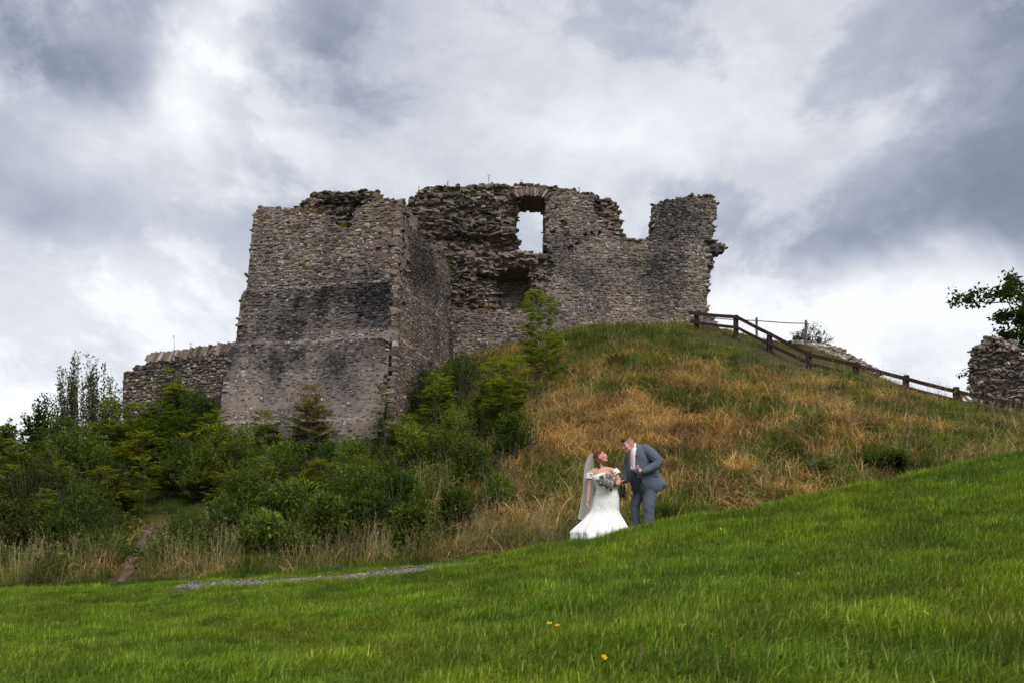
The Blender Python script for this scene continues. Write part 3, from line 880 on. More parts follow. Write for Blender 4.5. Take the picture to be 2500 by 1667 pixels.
def voussoirs():
    """Thin slabs set on edge around the window head."""
    rows = []
    for ring, r0 in ((0, 0), (1, 1)):
        for a in np.linspace(-1, 1, 30):
            if random.random() < .12: continue
            px = 1297 + a * (40 + 6 * ring); py = 484 - 6 * (1 - a * a) - 3 - ring * 4
            ang = a * .75 + random.gauss(0, .08)
            c = P(px, py - 4, 46.75)
            L, w_, dpt = random.uniform(.12, .24), random.uniform(.025, .045), random.uniform(.25, .4)
            up = np.array([math.sin(ang), 0, math.cos(ang)]); si = np.array([math.cos(ang), 0, -math.sin(ang)])
            q = [(-1, -1), (1, -1), (1, 1), (-1, 1)]
            f = c + cw.N * random.uniform(.0, .1); b = f - cw.N * dpt
            V = np.array([f + si * i * w_ + up * j * L for i, j in q] + [b + si * i * w_ + up * j * L for i, j in q]) + rng.normal(0, .012, (8, 3))
            rows.append(V)
    V = np.array(rows); n = len(V)
    T = np.array([[0, 1, 2], [0, 2, 3], [4, 6, 5], [4, 7, 6], [0, 4, 5], [0, 5, 1], [1, 5, 6], [1, 6, 2], [2, 6, 7], [2, 7, 3], [3, 7, 4], [3, 4, 0]])
    cstones.add(V, T, stone_colors(n, np.zeros(n), np.zeros(n), np.zeros(n), 0), np.full(n, .02))
voussoirs()
cstones.build(curtain); shift_children(curtain)

# ---- dry-stone boundary wall running off the tower to the left, with slanting cope stones
bw_ = empty('boundary_wall', P(450, 930, 43), 'low grey boundary wall with slanting cope stones left of the tower', 'stone wall')
bx0, by0 = P(300, 900, 45.5)[:2]; bx1, by1 = P(592, 900, 41.5)[:2]
bw = Wall(vert(bx0, by0), vert(bx1, by1), 5.0, P(0, 825, 43)[2], .6, .14, .12, jag=3.0, seed=7)
bw.outline = [(200, 1300), (200, 905), (318, 905), (332, 893), (358, 886), (362, 878), (380, 880), (420, 872), (470, 866), (520, 858), (560, 852), (640, 848), (640, 1300)]
bw.paint = [(440, 900, 60, 40, .3), (560, 980, 60, 60, -.4), (350, 900, 40, 30, .3)]
bstones = Stones()
lay_stones(bw, bstones, .10, .2, .16, .4, .04, .05, (.03, .09))
bw.core('wall_core', M_STONE, bw_, (.07, .062, .055))
def copes():
    rows = []
    n = 46
    for i in range(n):
        px = 360 + (585 - 360) * i / (n - 1) + random.gauss(0, 1.5)
        top = np.interp(px, [360, 420, 470, 520, 560, 590], [878, 872, 866, 858, 852, 848])
        D = np.interp(px, [300, 592], [45.5, 41.5])
        c = P(px, top - 4, D)
        L, w_, dp = random.uniform(.2, .34), random.uniform(.05, .09), random.uniform(.25, .35)
        an = random.gauss(.5, .15)
        up = np.array([math.sin(an), 0, math.cos(an)]); si = np.array([math.cos(an), 0, -math.sin(an)])
        f = c + bw.N * random.uniform(0, .08); b = f - bw.N * dp * 2
        q = [(-1, -1), (1, -1), (1, 1), (-1, 1)]
        rows.append(np.array([f + si * i_ * w_ + up * j_ * L for i_, j_ in q] + [b + si * i_ * w_ + up * j_ * L for i_, j_ in q]) + rng.normal(0, .025, (8, 3)))
    V = np.array(rows)
    T = np.array([[0, 1, 2], [0, 2, 3], [4, 6, 5], [4, 7, 6], [0, 4, 5], [0, 5, 1], [1, 5, 6], [1, 6, 2], [2, 6, 7], [2, 7, 3], [3, 7, 4], [3, 4, 0]])
    bstones.add(V, T, stone_colors(n, np.zeros(n), np.full(n, .2), np.zeros(n), .06), np.full(n, .05))
copes()
cap_stones(bw, bstones, .5, (.08, .16), deep=.5)
bstones.build(bw_); shift_children(bw_)

# ---- upright fragment of masonry at the right edge
fr = empty('wall_fragment', P(2450, 1010, 39), 'isolated upright lump of rubble masonry standing behind the fence', 'ruin')
fw = Wall(vert(*P(2295, 900, 40.35)[:2]), vert(*P(2598, 900, 37.65)[:2]), 4.0, P(0, 800, 39.3)[2], 2.1, .12, .11, jag=4.5, seed=9)
fw.outline = [(2376, 1080), (2374, 975), (2364, 925), (2368, 890), (2374, 850), (2384, 838), (2397, 838), (2400, 823), (2420, 820), (2440, 824), (2450, 832), (2478, 832), (2490, 850), (2500, 900), (2506, 960), (2516, 1080)]
fw.relief = [([(2300, 780), (2560, 780), (2560, 1100), (2300, 1100)], 0, .9)]
fw.paint = [(2400, 950, 30, 40, .4), (2470, 860, 40, 30, .4), (2440, 920, 220, 220, -.75)]
fstones = Stones()
lay_stones(fw, fstones, .06, .13, .08, .24, .04, .08, (.02, .09))
fw.core('wall_core', M_STONE, fr, (.22, .20, .19))
cap_stones(fw, fstones, 3.0, (.06, .14), deep=1.8)
fstones.build(fr); shift_children(fr)

# ---- tumbled low wall on the rampart, sloping down to the right
lw_ = empty('tumbled_wall', P(2030, 870, 46), 'low tumbled line of pale stones sloping down beyond the fence', 'stone wall')
lst = Stones()
def tumbled():
    pos, sz = [], []
    for k in range(900):
        px = random.uniform(1915, 2150)
        top = np.interp(px, [1915, 1945, 1985, 2020, 2055, 2090, 2125, 2150], [838, 834, 838, 842, 852, 873, 893, 908])
        low = np.interp(px, [1915, 1960, 2000, 2050, 2100, 2150], [838, 842, 858, 880, 905, 915])
        v = random.random()
        py = top + (low - top) * v
        D = 46.6 - 1.4 * v + random.gauss(0, .12)
        p = P(px, py, D)
        s = random.uniform(.06, .17)
        pos.append(p); sz.append((s * random.uniform(1, 1.7), s * random.uniform(.8, 1.3), s * random.uniform(.4, .7)))
    V, T = rock_shapes(np.array(pos), np.array(sz), tilt=.25)
    n = len(pos)
    lst.add(V, T, stone_colors(n, np.zeros(n), np.full(n, .5), np.zeros(n), .08), np.array(sz)[:, 0])
    m = MB()                                                                     # earth and stone heart
    for px in np.linspace(1915, 2146, 40):
        pass
    xs = np.linspace(1918, 2146, 40)
    top = np.interp(xs, [1915, 1945, 1985, 2020, 2055, 2090, 2125, 2150], [838, 834, 838, 842, 852, 873, 893, 908]) + 3
    A = np.array([P(x, t, 46.6) for x, t in zip(xs, top)]); B = A + (0, .9, 0)
    Fp = np.array([P(x, t + 26, 45.3) for x, t in zip(xs, top)])
    Bt = B - (0, 0, 1.5)
    V = np.concatenate([Fp, A, B, Bt]); i = np.arange(39)
    m.add(V, np.concatenate([np.stack([k * 40 + i, k * 40 + i + 1, (k + 1) * 40 + i + 1, (k + 1) * 40 + i], -1) for k in range(3)]), (.12, .10, .085))
    m.build('wall_core', M_STONE, lw_)
tumbled()
lst.build(lw_); shift_children(lw_)
# ------------------------------------------------------------------ fences on the rampart
M_FENCE = mat_wood('fence_wood', (.022, .011, .009), (.07, .038, .031), (2, 2, 2))
M_POST = mat_wood('weathered_post', (.10, .085, .07), (.20, .18, .15), (8, 8, 2))
M_NEWWOOD = mat_wood('orange_wood', (.16, .075, .03), (.30, .16, .08), (8, 8, 2))
def post_mesh(h, w):
    """Square post with a chamfered, slightly uneven top."""
    a = w / 2; b = a * .72
    V = np.array([(-a, -a, -.5), (a, -a, -.5), (a, a, -.5), (-a, a, -.5), (-a, -a, h - .05), (a, -a, h - .05), (a, a, h - .05), (-a, a, h - .05), (-b, -b, h), (b, -b, h), (b, b, h), (-b, b, h)])
    V[:, :2] += rng.normal(0, w * .03, (12, 2)); V[4:, 2] += rng.normal(0, .008, 8)
    Q = np.array([[0, 3, 2, 1], [8, 9, 10, 11]] + [[i, (i + 1) % 4, 4 + (i + 1) % 4, 4 + i] for i in range(4)] + [[4 + i, 4 + (i + 1) % 4, 8 + (i + 1) % 4, 8 + i] for i in range(4)])
    return mesh_from('post', V, Q)
def add_post(root, px, top, D, w, mat, base_row, yaw=0.0):
    t = P(px, top, D); b = P(px, base_row, D)
    o = link('post', post_mesh(t[2] - b[2], w), mat, root, loc=b)
    o.rotation_euler = (random.gauss(0, .012), random.gauss(0, .012), yaw)
    return o
def add_rail(root, pts, w, h, mat, push=0.0, name='rail'):
    """One sawn rail, gently bowed, from point to point."""
    for (a, b) in zip(pts[:-1], pts[1:]):
        p0, p1 = P(*a), P(*b)
        p0, p1 = p0 - (0, push, 0), p1 - (0, push, 0)
        d = norm(p1 - p0); p0, p1 = p0 - d * .05, p1 + d * .05
        n = 5
        m = MB(); s = norm(np.cross(d, (0, 0, 1))); u = np.cross(s, d)
        rows = []
        for k in range(n):
            c = p0 + (p1 - p0) * k / (n - 1) - np.array([0, 0, .02 * math.sin(math.pi * k / (n - 1))]) + rng.normal(0, .006, 3)
            hh = h * random.uniform(.93, 1.05)
            rows += [c + s * x * w / 2 + u * y * hh / 2 for x, y in ((-1, -1), (1, -1), (1, 1), (-1, 1))]
        Q = [[k * 4 + i, k * 4 + (i + 1) % 4, k * 4 + 4 + (i + 1) % 4, k * 4 + 4 + i] for k in range(n - 1) for i in range(4)] + [[0, 3, 2, 1], [4 * n - 4, 4 * n - 3, 4 * n - 2, 4 * n - 1]]
        c0 = (p0 + p1) / 2
        m.add(np.array(rows) - c0, np.array(Q))
        m.build(name, mat, root, loc=c0)
fence = empty('wooden_fence', P(1975, 896, 40), 'dark brown post and rail fence running down the rampart', 'fence')
POSTS = [(1701, 761, 803, 43), (1797, 770, 826, 42), (1878.5, 813, 862, 41), (1974.6, 855, 898, 40), (2088.6, 884, 921, 39), (2211, 915, 951, 38), (2335, 944, 991, 36.8), (2483, 982, 1022, 35.3), (2640, 1022, 1064, 34)]
for (px, t_, b_, D) in POSTS: add_post(fence, px, t_, D, .22, M_FENCE, b_)
add_rail(fence, [(1683, 766, 43.1), (1798, 776, 42), (1879, 818, 41), (1975, 867, 40), (2089, 892, 39), (2212, 926, 38), (2336, 957, 36.8), (2484, 990, 35.3), (2640, 1031, 34)], .07, .17, M_FENCE, .13)
add_rail(fence, [(1686, 787, 43.1), (1798, 801, 42), (1879, 843, 41), (1974, 888, 40), (2089, 917, 39), (2212, 947, 38), (2336, 979, 36.8), (2484, 1012, 35.3)], .07, .15, M_FENCE, .13)
shift_children(fence)
hand = empty('wire_fence', P(1850, 826, 45.5), 'thin grey posts carrying a single wire behind the wooden fence', 'fence')
for (px, t_, b_, D) in ((1720, 773, 812, 45.2), (1847.5, 775, 828, 45.5), (1968, 782, 848, 45.3)): add_post(hand, px, t_, D, .105, M_POST, b_)
def wire(pts, r):
    q = []
    for (a, b) in zip(pts[:-1], pts[1:]):
        p0, p1 = P(*a), P(*b)
        for k in range(8): q.append(p0 + (p1 - p0) * k / 8 - np.array([0, 0, .03 * math.sin(math.pi * k / 8)]))
    q.append(P(*pts[-1]))
    m = MB(); m.add(*tube_arrays(q, r, 6), (.1, .1, .1)); m.build('wire', M_POST, hand)
wire([(1718, 775, 45.1), (1847.5, 783, 45.4), (1968, 790, 45.2), (1976, 791, 45.2)], .028)
shift_children(hand)
stile = empty('timber_stile', P(2355, 993, 37.4), 'small orange timber stile with a slanting brace below the fence', 'stile')
add_post(stile, 2345, 960, 37.4, .13, M_NEWWOOD, 994); add_post(stile, 2366.5, 977, 37.6, .12, M_NEWWOOD, 995)
add_rail(stile, [(2346, 962, 37.3), (2371, 984, 37.5)], .05, .10, M_NEWWOOD, .1, 'brace')
add_rail(stile, [(2338, 985, 37.3), (2385, 988, 37.5)], .05, .09, M_NEWWOOD, .1, 'step')
shift_children(stile)
for o_ in (fence, hand, stile): o_['kind'] = 'thing'
# ------------------------------------------------------------------ plants
def leaf_batch(pos, d, nrm, L, W, fold=.18):
    """Kite-shaped leaves, two triangles each, folded along the rib. Arrays (n,...) -> V (n,4,3), T."""
    d = norm(d); s = norm(np.cross(d, nrm)); n2 = norm(np.cross(s, d))
    L = np.asarray(L)[:, None]; W = np.asarray(W)[:, None]
    V = np.stack([pos, pos + d * L * .45 + s * W * .5 + n2 * W * fold, pos + d * L, pos + d * L * .45 - s * W * .5 + n2 * W * fold], 1)
    return V, np.array([[0, 1, 2], [0, 2, 3]])
def put_leaves(mb, V, T, C):
    n = len(V)
    mb.add(V.reshape(-1, 3), (T[None] + (np.arange(n) * 4)[:, None, None]).reshape(-1, 3), np.repeat(C, 4, 0))
def rdir(n, rg=rng):
    v = rg.normal(0, 1, (n, 3)); return norm(v)
def leaf_cols(n, a, b, rg=rng, jit=.25):
    t = rg.random((n, 1)); c = np.asarray(a) * (1 - t) + np.asarray(b) * t
    return c * (1 + jit * (rg.random((n, 1)) * 2 - 1))
def pinnate(mb, base, d, L, n=5, wl=.10, ca=(.05, .09, .015), cb=(.09, .14, .02)):
    """Compound leaf: paired leaflets along a drooping rib."""
    d = norm(d); up = np.array([0, 0, 1.0])
    t = np.linspace(.28, 1, n)
    rib = base + d * (L * t)[:, None] - up * (.22 * L * t * t)[:, None]
    s = np.cross(d, up); s = norm(s) if np.linalg.norm(s) > 1e-3 else np.array([1.0, 0, 0])
    P0 = np.concatenate([rib, rib, rib[-1:]]); m = len(P0)
    D = np.concatenate([np.tile(s * .8 + d * .6, (n, 1)), np.tile(-s * .8 + d * .6, (n, 1)), d[None]]) + rng.normal(0, .12, (m, 3)) - up * .15
    V, T = leaf_batch(P0, D, up + rng.normal(0, .25, (m, 3)), rng.uniform(.8, 1.2, m) * wl, rng.uniform(.8, 1.2, m) * wl * .38)
    put_leaves(mb, V, T, leaf_cols(m, ca, cb, jit=.2))
def ash(h, spread, ca, cb, tip=None, dens=1.0, stems=1, bare=.25):
    """Slender young ash: pale stem, ascending side shoots, sprays of compound leaves. Returns (stem MB, foliage MB)."""
    sm, fm = MB(), MB()
    nshoot = int((6 + h * 4) * min(dens, 2.3))
    for s_ in range(stems):
        lean = np.array([random.gauss(0, .06), random.gauss(0, .06), 1.0]); off = np.array([random.gauss(0, .12), random.gauss(0, .12), 0]) * (stems > 1)
        zt = np.linspace(0, 1, 7)
        hh = h * (1 if s_ == 0 else random.uniform(.6, .9))
        st = off + zt[:, None] * lean * hh + np.stack([.04 * h * np.sin(zt * 3 + s_), .04 * h * np.cos(zt * 2.4 + s_), 0 * zt], -1)
        sm.add(*tube_arrays(st, np.linspace(.007 * h + .007, .004, 7), 5), (.5, .5, .45))
        for k in range(nshoot):
            f = bare + (1 - bare) * (k + random.random()) / nshoot
            p = np.array([np.interp(f, zt, st[:, c]) for c in range(3)])
            az = k * 2.4 + random.gauss(0, .4)
            L = spread * (.45 + .55 * math.sin(math.pi * min(1, f * .9 + .1))) * (1.15 - f) ** .35 * random.uniform(.35, 1.15) + .10
            rise = random.uniform(.35, .9)
            dr = norm(np.array([math.cos(az), math.sin(az), rise]))
            e = p + dr * L
            sm.add(*tube_arrays([p, p + dr * L * .5 + (0, 0, .02), e], [.007, .005, .003], 4, cap=False), (.7, .75, .6))
            nl = max(2, int(L / .09))
            for j in range(nl):
                q = p + dr * L * (.25 + .75 * (j + .5) / nl)
                for sd in (-1, 1):
                    a2 = az + sd * random.uniform(.5, 1.3)
                    fr_ = f + .1 * random.random()
                    cc1, cc2 = (ca, cb) if tip is None or random.random() > max(0, (fr_ - .25) * 1.2) else tip
                    pinnate(fm, q, (math.cos(a2), math.sin(a2), random.uniform(.05, .6)), random.uniform(.24, .42), random.choice((4, 5, 6)), random.uniform(.10, .15), np.array(cc1), np.array(cc2))
        for k in range(6):                                        # crown of the leader
            a2 = k * 1.05
            cc1, cc2 = tip if tip is not None else (ca, cb)
            pinnate(fm, st[-1] - (0, 0, .05), (math.cos(a2) * .6, math.sin(a2) * .6, .8), random.uniform(.26, .4), 6, .13, np.array(cc1), np.array(cc2))
    return sm, fm
def bush(h, r, ca, cb, n=2600, ls=(.05, .1), lumps=9, aspect=.45, stems=7, tip=None):
    """Lumpy leafy shrub: stems spreading from the base, leaves gathered in uneven clumps."""
    sm, fm = MB(), MB()
    cen = []
    for k in range(lumps):
        a = random.uniform(0, 6.28); rr = r * random.uniform(.1, .75); zz = h * random.uniform(.28, .88)
        rr *= 1.0 - .55 * (zz / h) ** 2
        cen.append((math.cos(a) * rr, math.sin(a) * rr, zz, r * random.uniform(.24, .48)))
    cen.append((0, 0, h * .85, r * .3))
    for k in range(stems):
        c = cen[k % len(cen)]
        b = np.array([random.gauss(0, .08 * r), random.gauss(0, .08 * r), 0]); e = np.array(c[:3]) * (1, 1, 1.0)
        mid = (b + e) / 2 + np.array([random.gauss(0, .06), random.gauss(0, .06), .12 * h])
        sm.add(*tube_arrays([b, mid, e], [.018, .012, .004], 5), (.6, .55, .5))
    n = int(n * .55)
    for k in range(int(26 + 10 * r)):                            # arching shoots that make the loose outline
        a = random.uniform(0, 6.28); q = math.sqrt(random.random())
        b = np.array([math.cos(a), math.sin(a), 0]) * r * q * .45 + (0, 0, .08 * h)
        e = np.array([math.cos(a) * r * q * random.uniform(.8, 1.25), math.sin(a) * r * q * random.uniform(.8, 1.25), h * (1.05 - .55 * q * q) * random.uniform(.6, 1.12)])
        o = norm(e - b); l = np.linalg.norm(e - b)
        bare_ = random.random() < .14
        sm.add(*tube_arrays([b, (b + e) / 2 + (0, 0, .05 * l), e + o * l * .25 * bare_], [.010, .008, .004], 4, cap=False), (.9, .8, .6) if bare_ else (.5, .5, .4))
        if bare_: continue
        m_ = int(30 + 22 * l); f = rng.uniform(.2, 1, m_) ** .8; L = rng.uniform(*ls, m_) * 1.35 * (1.25 - .5 * f)
        V, T = leaf_batch(b + (e - b) * f[:, None] + np.array([0, 0, .1 * l]) * np.sin(f * 3.1)[:, None] + rng.normal(0, .06, (m_, 3)), o * .5 + rdir(m_) * .8, rdir(m_) + (0, 0, 1), L, L * aspect)
        put_leaves(fm, V, T, leaf_cols(m_, ca, cb if tip is None or random.random() < .6 else tip[1]) * random.uniform(.8, 1.35))
    ch = rng.integers(0, len(cen), n); C = np.array(cen)[ch]
    dr = rdir(n); rad_ = C[:, 3] * rng.uniform(.35, 1.08, n) ** .5
    pos = C[:, :3] + dr * rad_[:, None] * np.array([1, 1, .85])
    pos[:, 2] = np.maximum(pos[:, 2], .05)
    d = norm(dr * .8 + rdir(n) * .7 + (0, 0, .25))
    L = rng.uniform(*ls, n) * 1.35
    V, T = leaf_batch(pos, d, norm(dr + rdir(n) * .6 + (0, 0, .6)), L, L * aspect * rng.uniform(.8, 1.2, n))
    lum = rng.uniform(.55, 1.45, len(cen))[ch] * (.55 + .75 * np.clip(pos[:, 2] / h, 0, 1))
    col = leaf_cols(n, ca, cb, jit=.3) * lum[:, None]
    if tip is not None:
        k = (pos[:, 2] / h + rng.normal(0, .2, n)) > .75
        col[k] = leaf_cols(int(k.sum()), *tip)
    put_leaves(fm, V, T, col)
    return sm, fm
def willow(h, r, ca, cb, stems=40):
    """Fan of upright whippy stems set with narrow leaves."""
    sm, fm = MB(), MB()
    for k in range(stems):
        a = random.uniform(0, 6.28); sp = r * random.uniform(.15, 1.0)
        hh = h * (1 - .38 * (sp / r) ** 2) * random.uniform(.75, 1.05)
        b = np.array([math.cos(a), math.sin(a), 0]) * sp * .25
        e = np.array([math.cos(a) * sp, math.sin(a) * sp, hh])
        t = np.linspace(0, 1, 6)[:, None]
        st = b + (e - b) * t + np.array([math.cos(a), math.sin(a), 0]) * (.12 * r * np.sin(t * 3.0)) + rng.normal(0, .02, (6, 3))
        sm.add(*tube_arrays(st, np.linspace(.022, .006, 6), 4, cap=False), (.3, .27, .22))
        n = int(95 * hh / h)
        f = rng.uniform(.25, 1, n)
        pos = np.stack([np.interp(f, t[:, 0], st[:, c]) for c in range(3)], -1)
        d = norm(norm(e - b) * .8 + rdir(n) * .75)
        L = rng.uniform(.13, .24, n)
        V, T = leaf_batch(pos + rng.normal(0, .07, (n, 3)), d, rdir(n) + (0, 0, .6), L, L * .36)
        put_leaves(fm, V, T, leaf_cols(n, ca, cb))
    return sm, fm
def fern(n, L, ca, cb):
    """Shuttlecock of arching fronds."""
    sm, fm = MB(), MB()
    for k in range(n):
        a = random.uniform(0, 6.28); l = L * random.uniform(.7, 1.1); up = random.uniform(1.1, 2.2)
        t = np.linspace(0, 1, 12)
        hd = np.array([math.cos(a), math.sin(a), 0])
        st = hd * (l * t)[:, None] * .75 + np.array([0, 0, 1.0]) * (l * (up * t - (up * .75) * t * t))[:, None]
        sm.add(*tube_arrays(st[::3], np.linspace(.008, .003, 4), 3, cap=False), (.4, .4, .2))
        s = np.cross(hd, (0, 0, 1.0))
        for sd in (-1, 1):
            m = len(t) - 1
            w = .17 * L * np.sin(np.pi * np.clip(t[1:] * .9 + .08, 0, 1)) + .02
            V, T = leaf_batch(st[1:], np.tile(s * sd + hd * .35, (m, 1)) + rng.normal(0, .1, (m, 3)), np.tile([0, 0, 1.0], (m, 1)), w, np.full(m, .07 * L))
            put_leaves(fm, V, T, leaf_cols(m, ca, cb))
    return sm, fm
def plant(name, parts, base, label, cat, group=None, rz=0.0, names=('stem', 'foliage')):
    e = empty(name, base, label, cat, group); e['kind'] = 'thing'
    e.rotation_euler = (0, 0, rz)
    parts[0].build(names[0], M_BARK, e); parts[1].build(names[1], M_LEAF, e)
    return e
def stand(px, ytop, D):
    # D above 100 is the photograph row of the foot
    if D > 100:
        g = ground_hit(px, D, 15.0, 46.0); D = g[1]
    x = (px - HX) / F * D; z = Hs(x, D)
    return np.array([x, D, z - .03]), max(.3, (HY - ytop) / F * D - z)

G1, G2 = (.058, .096, .013), (.155, .21, .028)         # mid green
D1, D2 = (.026, .046, .010), (.075, .115, .020)         # dark green
Y1, Y2 = (.16, .20, .018), (.28, .29, .03)              # yellow green
O1, O2 = (.22, .14, .015), (.26, .19, .02)              # turning leaves
def ash_at(px, yt, D, sp, lab, ca=G1, cb=G2, tip=None, dens=1.0, stems=1, bare=.25):
    b, h = stand(px, yt, D)
    return plant('ash_sapling', ash(h, sp, ca, cb, tip, dens, stems, bare), b, lab, 'sapling', rz=random.random() * 6)
def bush_at(px, yt, D, wpx, lab, ca=G1, cb=G2, n=2600, ls=(.06, .11), tip=None, aspect=.45, lumps=10, name='bush'):
    b, h = stand(px, yt, D)
    return plant(name, bush(h, wpx / F * b[1], ca, cb, n, ls, lumps, aspect, tip=tip), b, lab, 'bush', rz=random.random() * 6)

ash_at(1316, 712, 985, 1.05, 'tall slender ash sapling in front of the curtain wall', (.085, .135, .014), (.17, .22, .024), ((.16, .21, .015), (.26, .29, .026)), 1.9, bare=.2)
ash_at(1262, 878, 1085, .85, 'bushy ash sapling left of the tall one, below the wall niche', G1, G2, (Y1, Y2), 1.5, 2)
ash_at(1198, 880, 1065, .7, 'ash sapling with a bare lower stem beside the dark bush', (.045, .08, .012), (.09, .125, .018), (Y1, Y2), 1.2)
ash_at(1076, 915, 1110, .75, 'ash sapling with light feathery top beside the tower flank', (.045, .08, .012), (.08, .12, .018), (Y1, Y2), 1.3, 2)
ash_at(938, 950, 1100, .3, 'thin dark sapling standing against the tower corner', G1, G2, None, 1.2)
ash_at(985, 1020, 1120, .9, 'low sapling with bright yellow-green sprays right of the tower foot', (.07, .10, .012), (.12, .15, .02), (Y1, Y2), 1.2, 2)
ash_at(742, 950, 1150, 1.0, 'ash sapling with orange-yellow top in front of the tower base', (.055, .085, .012), (.11, .13, .016), (O1, O2), 1.2, 3, .2)
ash_at(650, 1008, 1160, 1.0, 'green ash sapling left of the orange-topped one at the tower base', (.04, .075, .012), (.085, .12, .018), (Y1, Y2), 1.6, 2)
bush_at(545, 1030, 1180, 80, 'light green shrub hiding the lower left corner of the tower', (.045, .075, .012), (.09, .12, .018), 3400, (.06, .1), (Y1, Y2))
bush_at(690, 1080, 1210, 110, 'broad green bush low in front of the tower', G1, G2, 4200)
bush_at(800, 1090, 1200, 95, 'dark scrubby bush right of the orange-topped sapling', D1, D2, 3200)
bush_at(860, 1140, 1250, 110, 'rambling bramble thicket on the slope below the tower corner', D1, G2, 4200, (.05, .09))
bush_at(1120, 858, 990, 85, 'dark rounded bush in the corner between tower and curtain wall', (.022, .045, .009), (.045, .08, .015), 4200, (.05, .09))
bush_at(1040, 905, 1010, 52, 'small dark bush against the tower flank', D1, D2, 2200)
bush_at(1100, 1000, 1130, 85, 'loose green shrub in the middle of the slope under the saplings', D1, G2, 2600, (.05, .09), (Y1, Y2))
b_, h_ = stand(205, 868, 1040)
plant('willow_bush', willow(h_, 2.2, (.025, .042, .012), (.07, .09, .022), 120), b_, 'airy upright willow bush against the sky left of the boundary wall', 'bush')
bush_at(105, 985, 1120, 60, 'dark broad-leaved bush with its top against the sky at far left', (.012, .028, .008), (.04, .07, .014), 2400, (.10, .18), None, .6)
bush_at(12, 1025, 1160, 55, 'leafy bush cut by the left edge of the view', (.02, .04, .008), (.06, .10, .018), 2400, (.10, .17), (Y1, G2), .6)
ash_at(268, 985, 1130, .95, 'yellow-green ash sapling below the willow bush', (.05, .08, .012), (.10, .13, .016), (Y1, Y2), 1.6, 2)
ash_at(330, 990, 1140, .95, 'ash sapling next right of the one below the willow bush', G1, G2, (Y1, Y2), 1.6, 2)
bush_at(300, 930, 1060, 65, 'dense dark bush between the willow bush and the boundary wall', D1, G2, 3600, (.07, .12))
ash_at(415, 900, 1050, 1.1, 'leafy ash growing up against the middle of the boundary wall', (.035, .06, .010), (.085, .11, .016), (Y1, Y2), 1.0, 3)
bush_at(490, 955, 1090, 62, 'deep green bush filling the angle between boundary wall and tower', D1, D2, 4200, (.07, .12))
ash_at(380, 985, 1120, .9, 'green ash sapling midway down the left bank', G1, G2, None, 1.7, 2)
ash_at(352, 1128, 1240, .5, 'small bright yellow-green sapling above the dirt track', (.06, .09, .012), (.11, .14, .018), (Y1, Y2), 1.4)
ash_at(472, 1068, 1195, .35, 'spindly sapling with yellow leaves above the grassy clearing', (.07, .08, .012), (.12, .12, .018), (O1, Y2), .8)
bush_at(180, 1045, 1200, 110, 'wide mixed green bush on the upper left bank', D1, G2, 4600, (.06, .11))
bush_at(250, 1085, 1230, 90, 'large dark bush in the middle of the left bank', D1, D2, 5200, (.05, .1))
bush_at(450, 1075, 1205, 85, 'shadowy green bush above the grassy clearing', D1, D2, 4200, (.06, .1))
bush_at(80, 1125, 1290, 120, 'brownish scrub bush on the lower left bank', (.03, .035, .010), (.06, .06, .018), 4200, (.05, .09))
bush_at(190, 1175, 1320, 100, 'low dark bush halfway down the left bank', D1, D2, 4600, (.05, .09))
bush_at(600, 1140, 1310, 105, 'tall green thicket right of the grassy clearing', G1, G2, 5200, (.05, .09))
bush_at(720, 1170, 1320, 105, 'dense bush at the foot of the slope under the tower', D1, G2, 4600, (.05, .09))
bush_at(970, 1155, 1270, 75, 'bramble bush on the slope well left of the bride', D1, D2, 3200, (.05, .09))
bush_at(1210, 1160, 1245, 60, 'small leafy bramble on the slope near the bride', G1, G2, 2200, (.05, .08))
b_, h_ = stand(2160, 1085, 1160)
plant('fern_clump', fern(80, max(1.0, h_ * 1.25), (.035, .07, .012), (.09, .14, .022)), b_, 'dark arching fern clump on the slope at right above the lawn', 'fern')
b_, h_ = stand(2000, 1108, 1165)
plant('fern_clump', fern(40, .75, (.035, .065, .012), (.09, .13, .022)), b_, 'smaller dark fern clump left of the large one', 'fern')
b_ = P(1975, 846, 49.5)
plant('bush', bush(1.1, 1.4, (.012, .02, .006), (.03, .045, .012), 1700, (.07, .12), 12, .4), (b_[0] - .1, b_[1], b_[2] - .15), 'low wind-pruned bush on the skyline behind the tumbled wall', 'bush')

bush_at(55, 1225, 1350, 100, 'scrubby brown-green bush at the left edge low on the bank', (.03, .04, .010), (.075, .08, .02), 4200)
bush_at(150, 1265, 1365, 80, 'dark low bush left of the dirt track near its lower end', D1, D2, 3200)
bush_at(560, 1235, 1350, 70, 'dark leafy bush right of the dirt scrape', D1, D2, 3200)
bush_at(660, 1255, 1365, 85, 'thick dark bush just above the pale grass by the gravel path', D1, G2, 3600)
bush_at(800, 1215, 1345, 95, 'wide bramble bush above the pale grass below the tower corner', D1, G2, 4200)
bush_at(905, 1195, 1310, 80, 'dark tangled bush on the lower slope right of the wide bramble', D1, D2, 3600)
bush_at(1010, 1235, 1345, 75, 'green tangle at the foot of the slope midway to the bride', D1, G2, 3200)
bush_at(1105, 1195, 1300, 75, 'loose olive bush on the lower slope left of the bride', (.03, .045, .010), (.09, .11, .02), 2800)
bush_at(1180, 945, 1070, 55, 'green shrub between the two saplings left of the tall one', D1, G2, 2600)
bush_at(1010, 1035, 1150, 70, 'yellowish green shrub right of the tower foot', G1, G2, 2800, (.06, .11), (Y1, Y2))
bush_at(1245, 1010, 1130, 60, 'dark shrub on the slope straight below the tall sapling', D1, D2, 2600)
bush_at(1150, 1085, 1190, 70, 'spreading shrub low on the slope left of the dry grass', D1, G2, 2800)
bush_at(600, 1035, 1185, 75, 'shrub between the light green one and the orange-topped sapling', G1, G2, 3200, (.06, .11), (Y1, Y2))
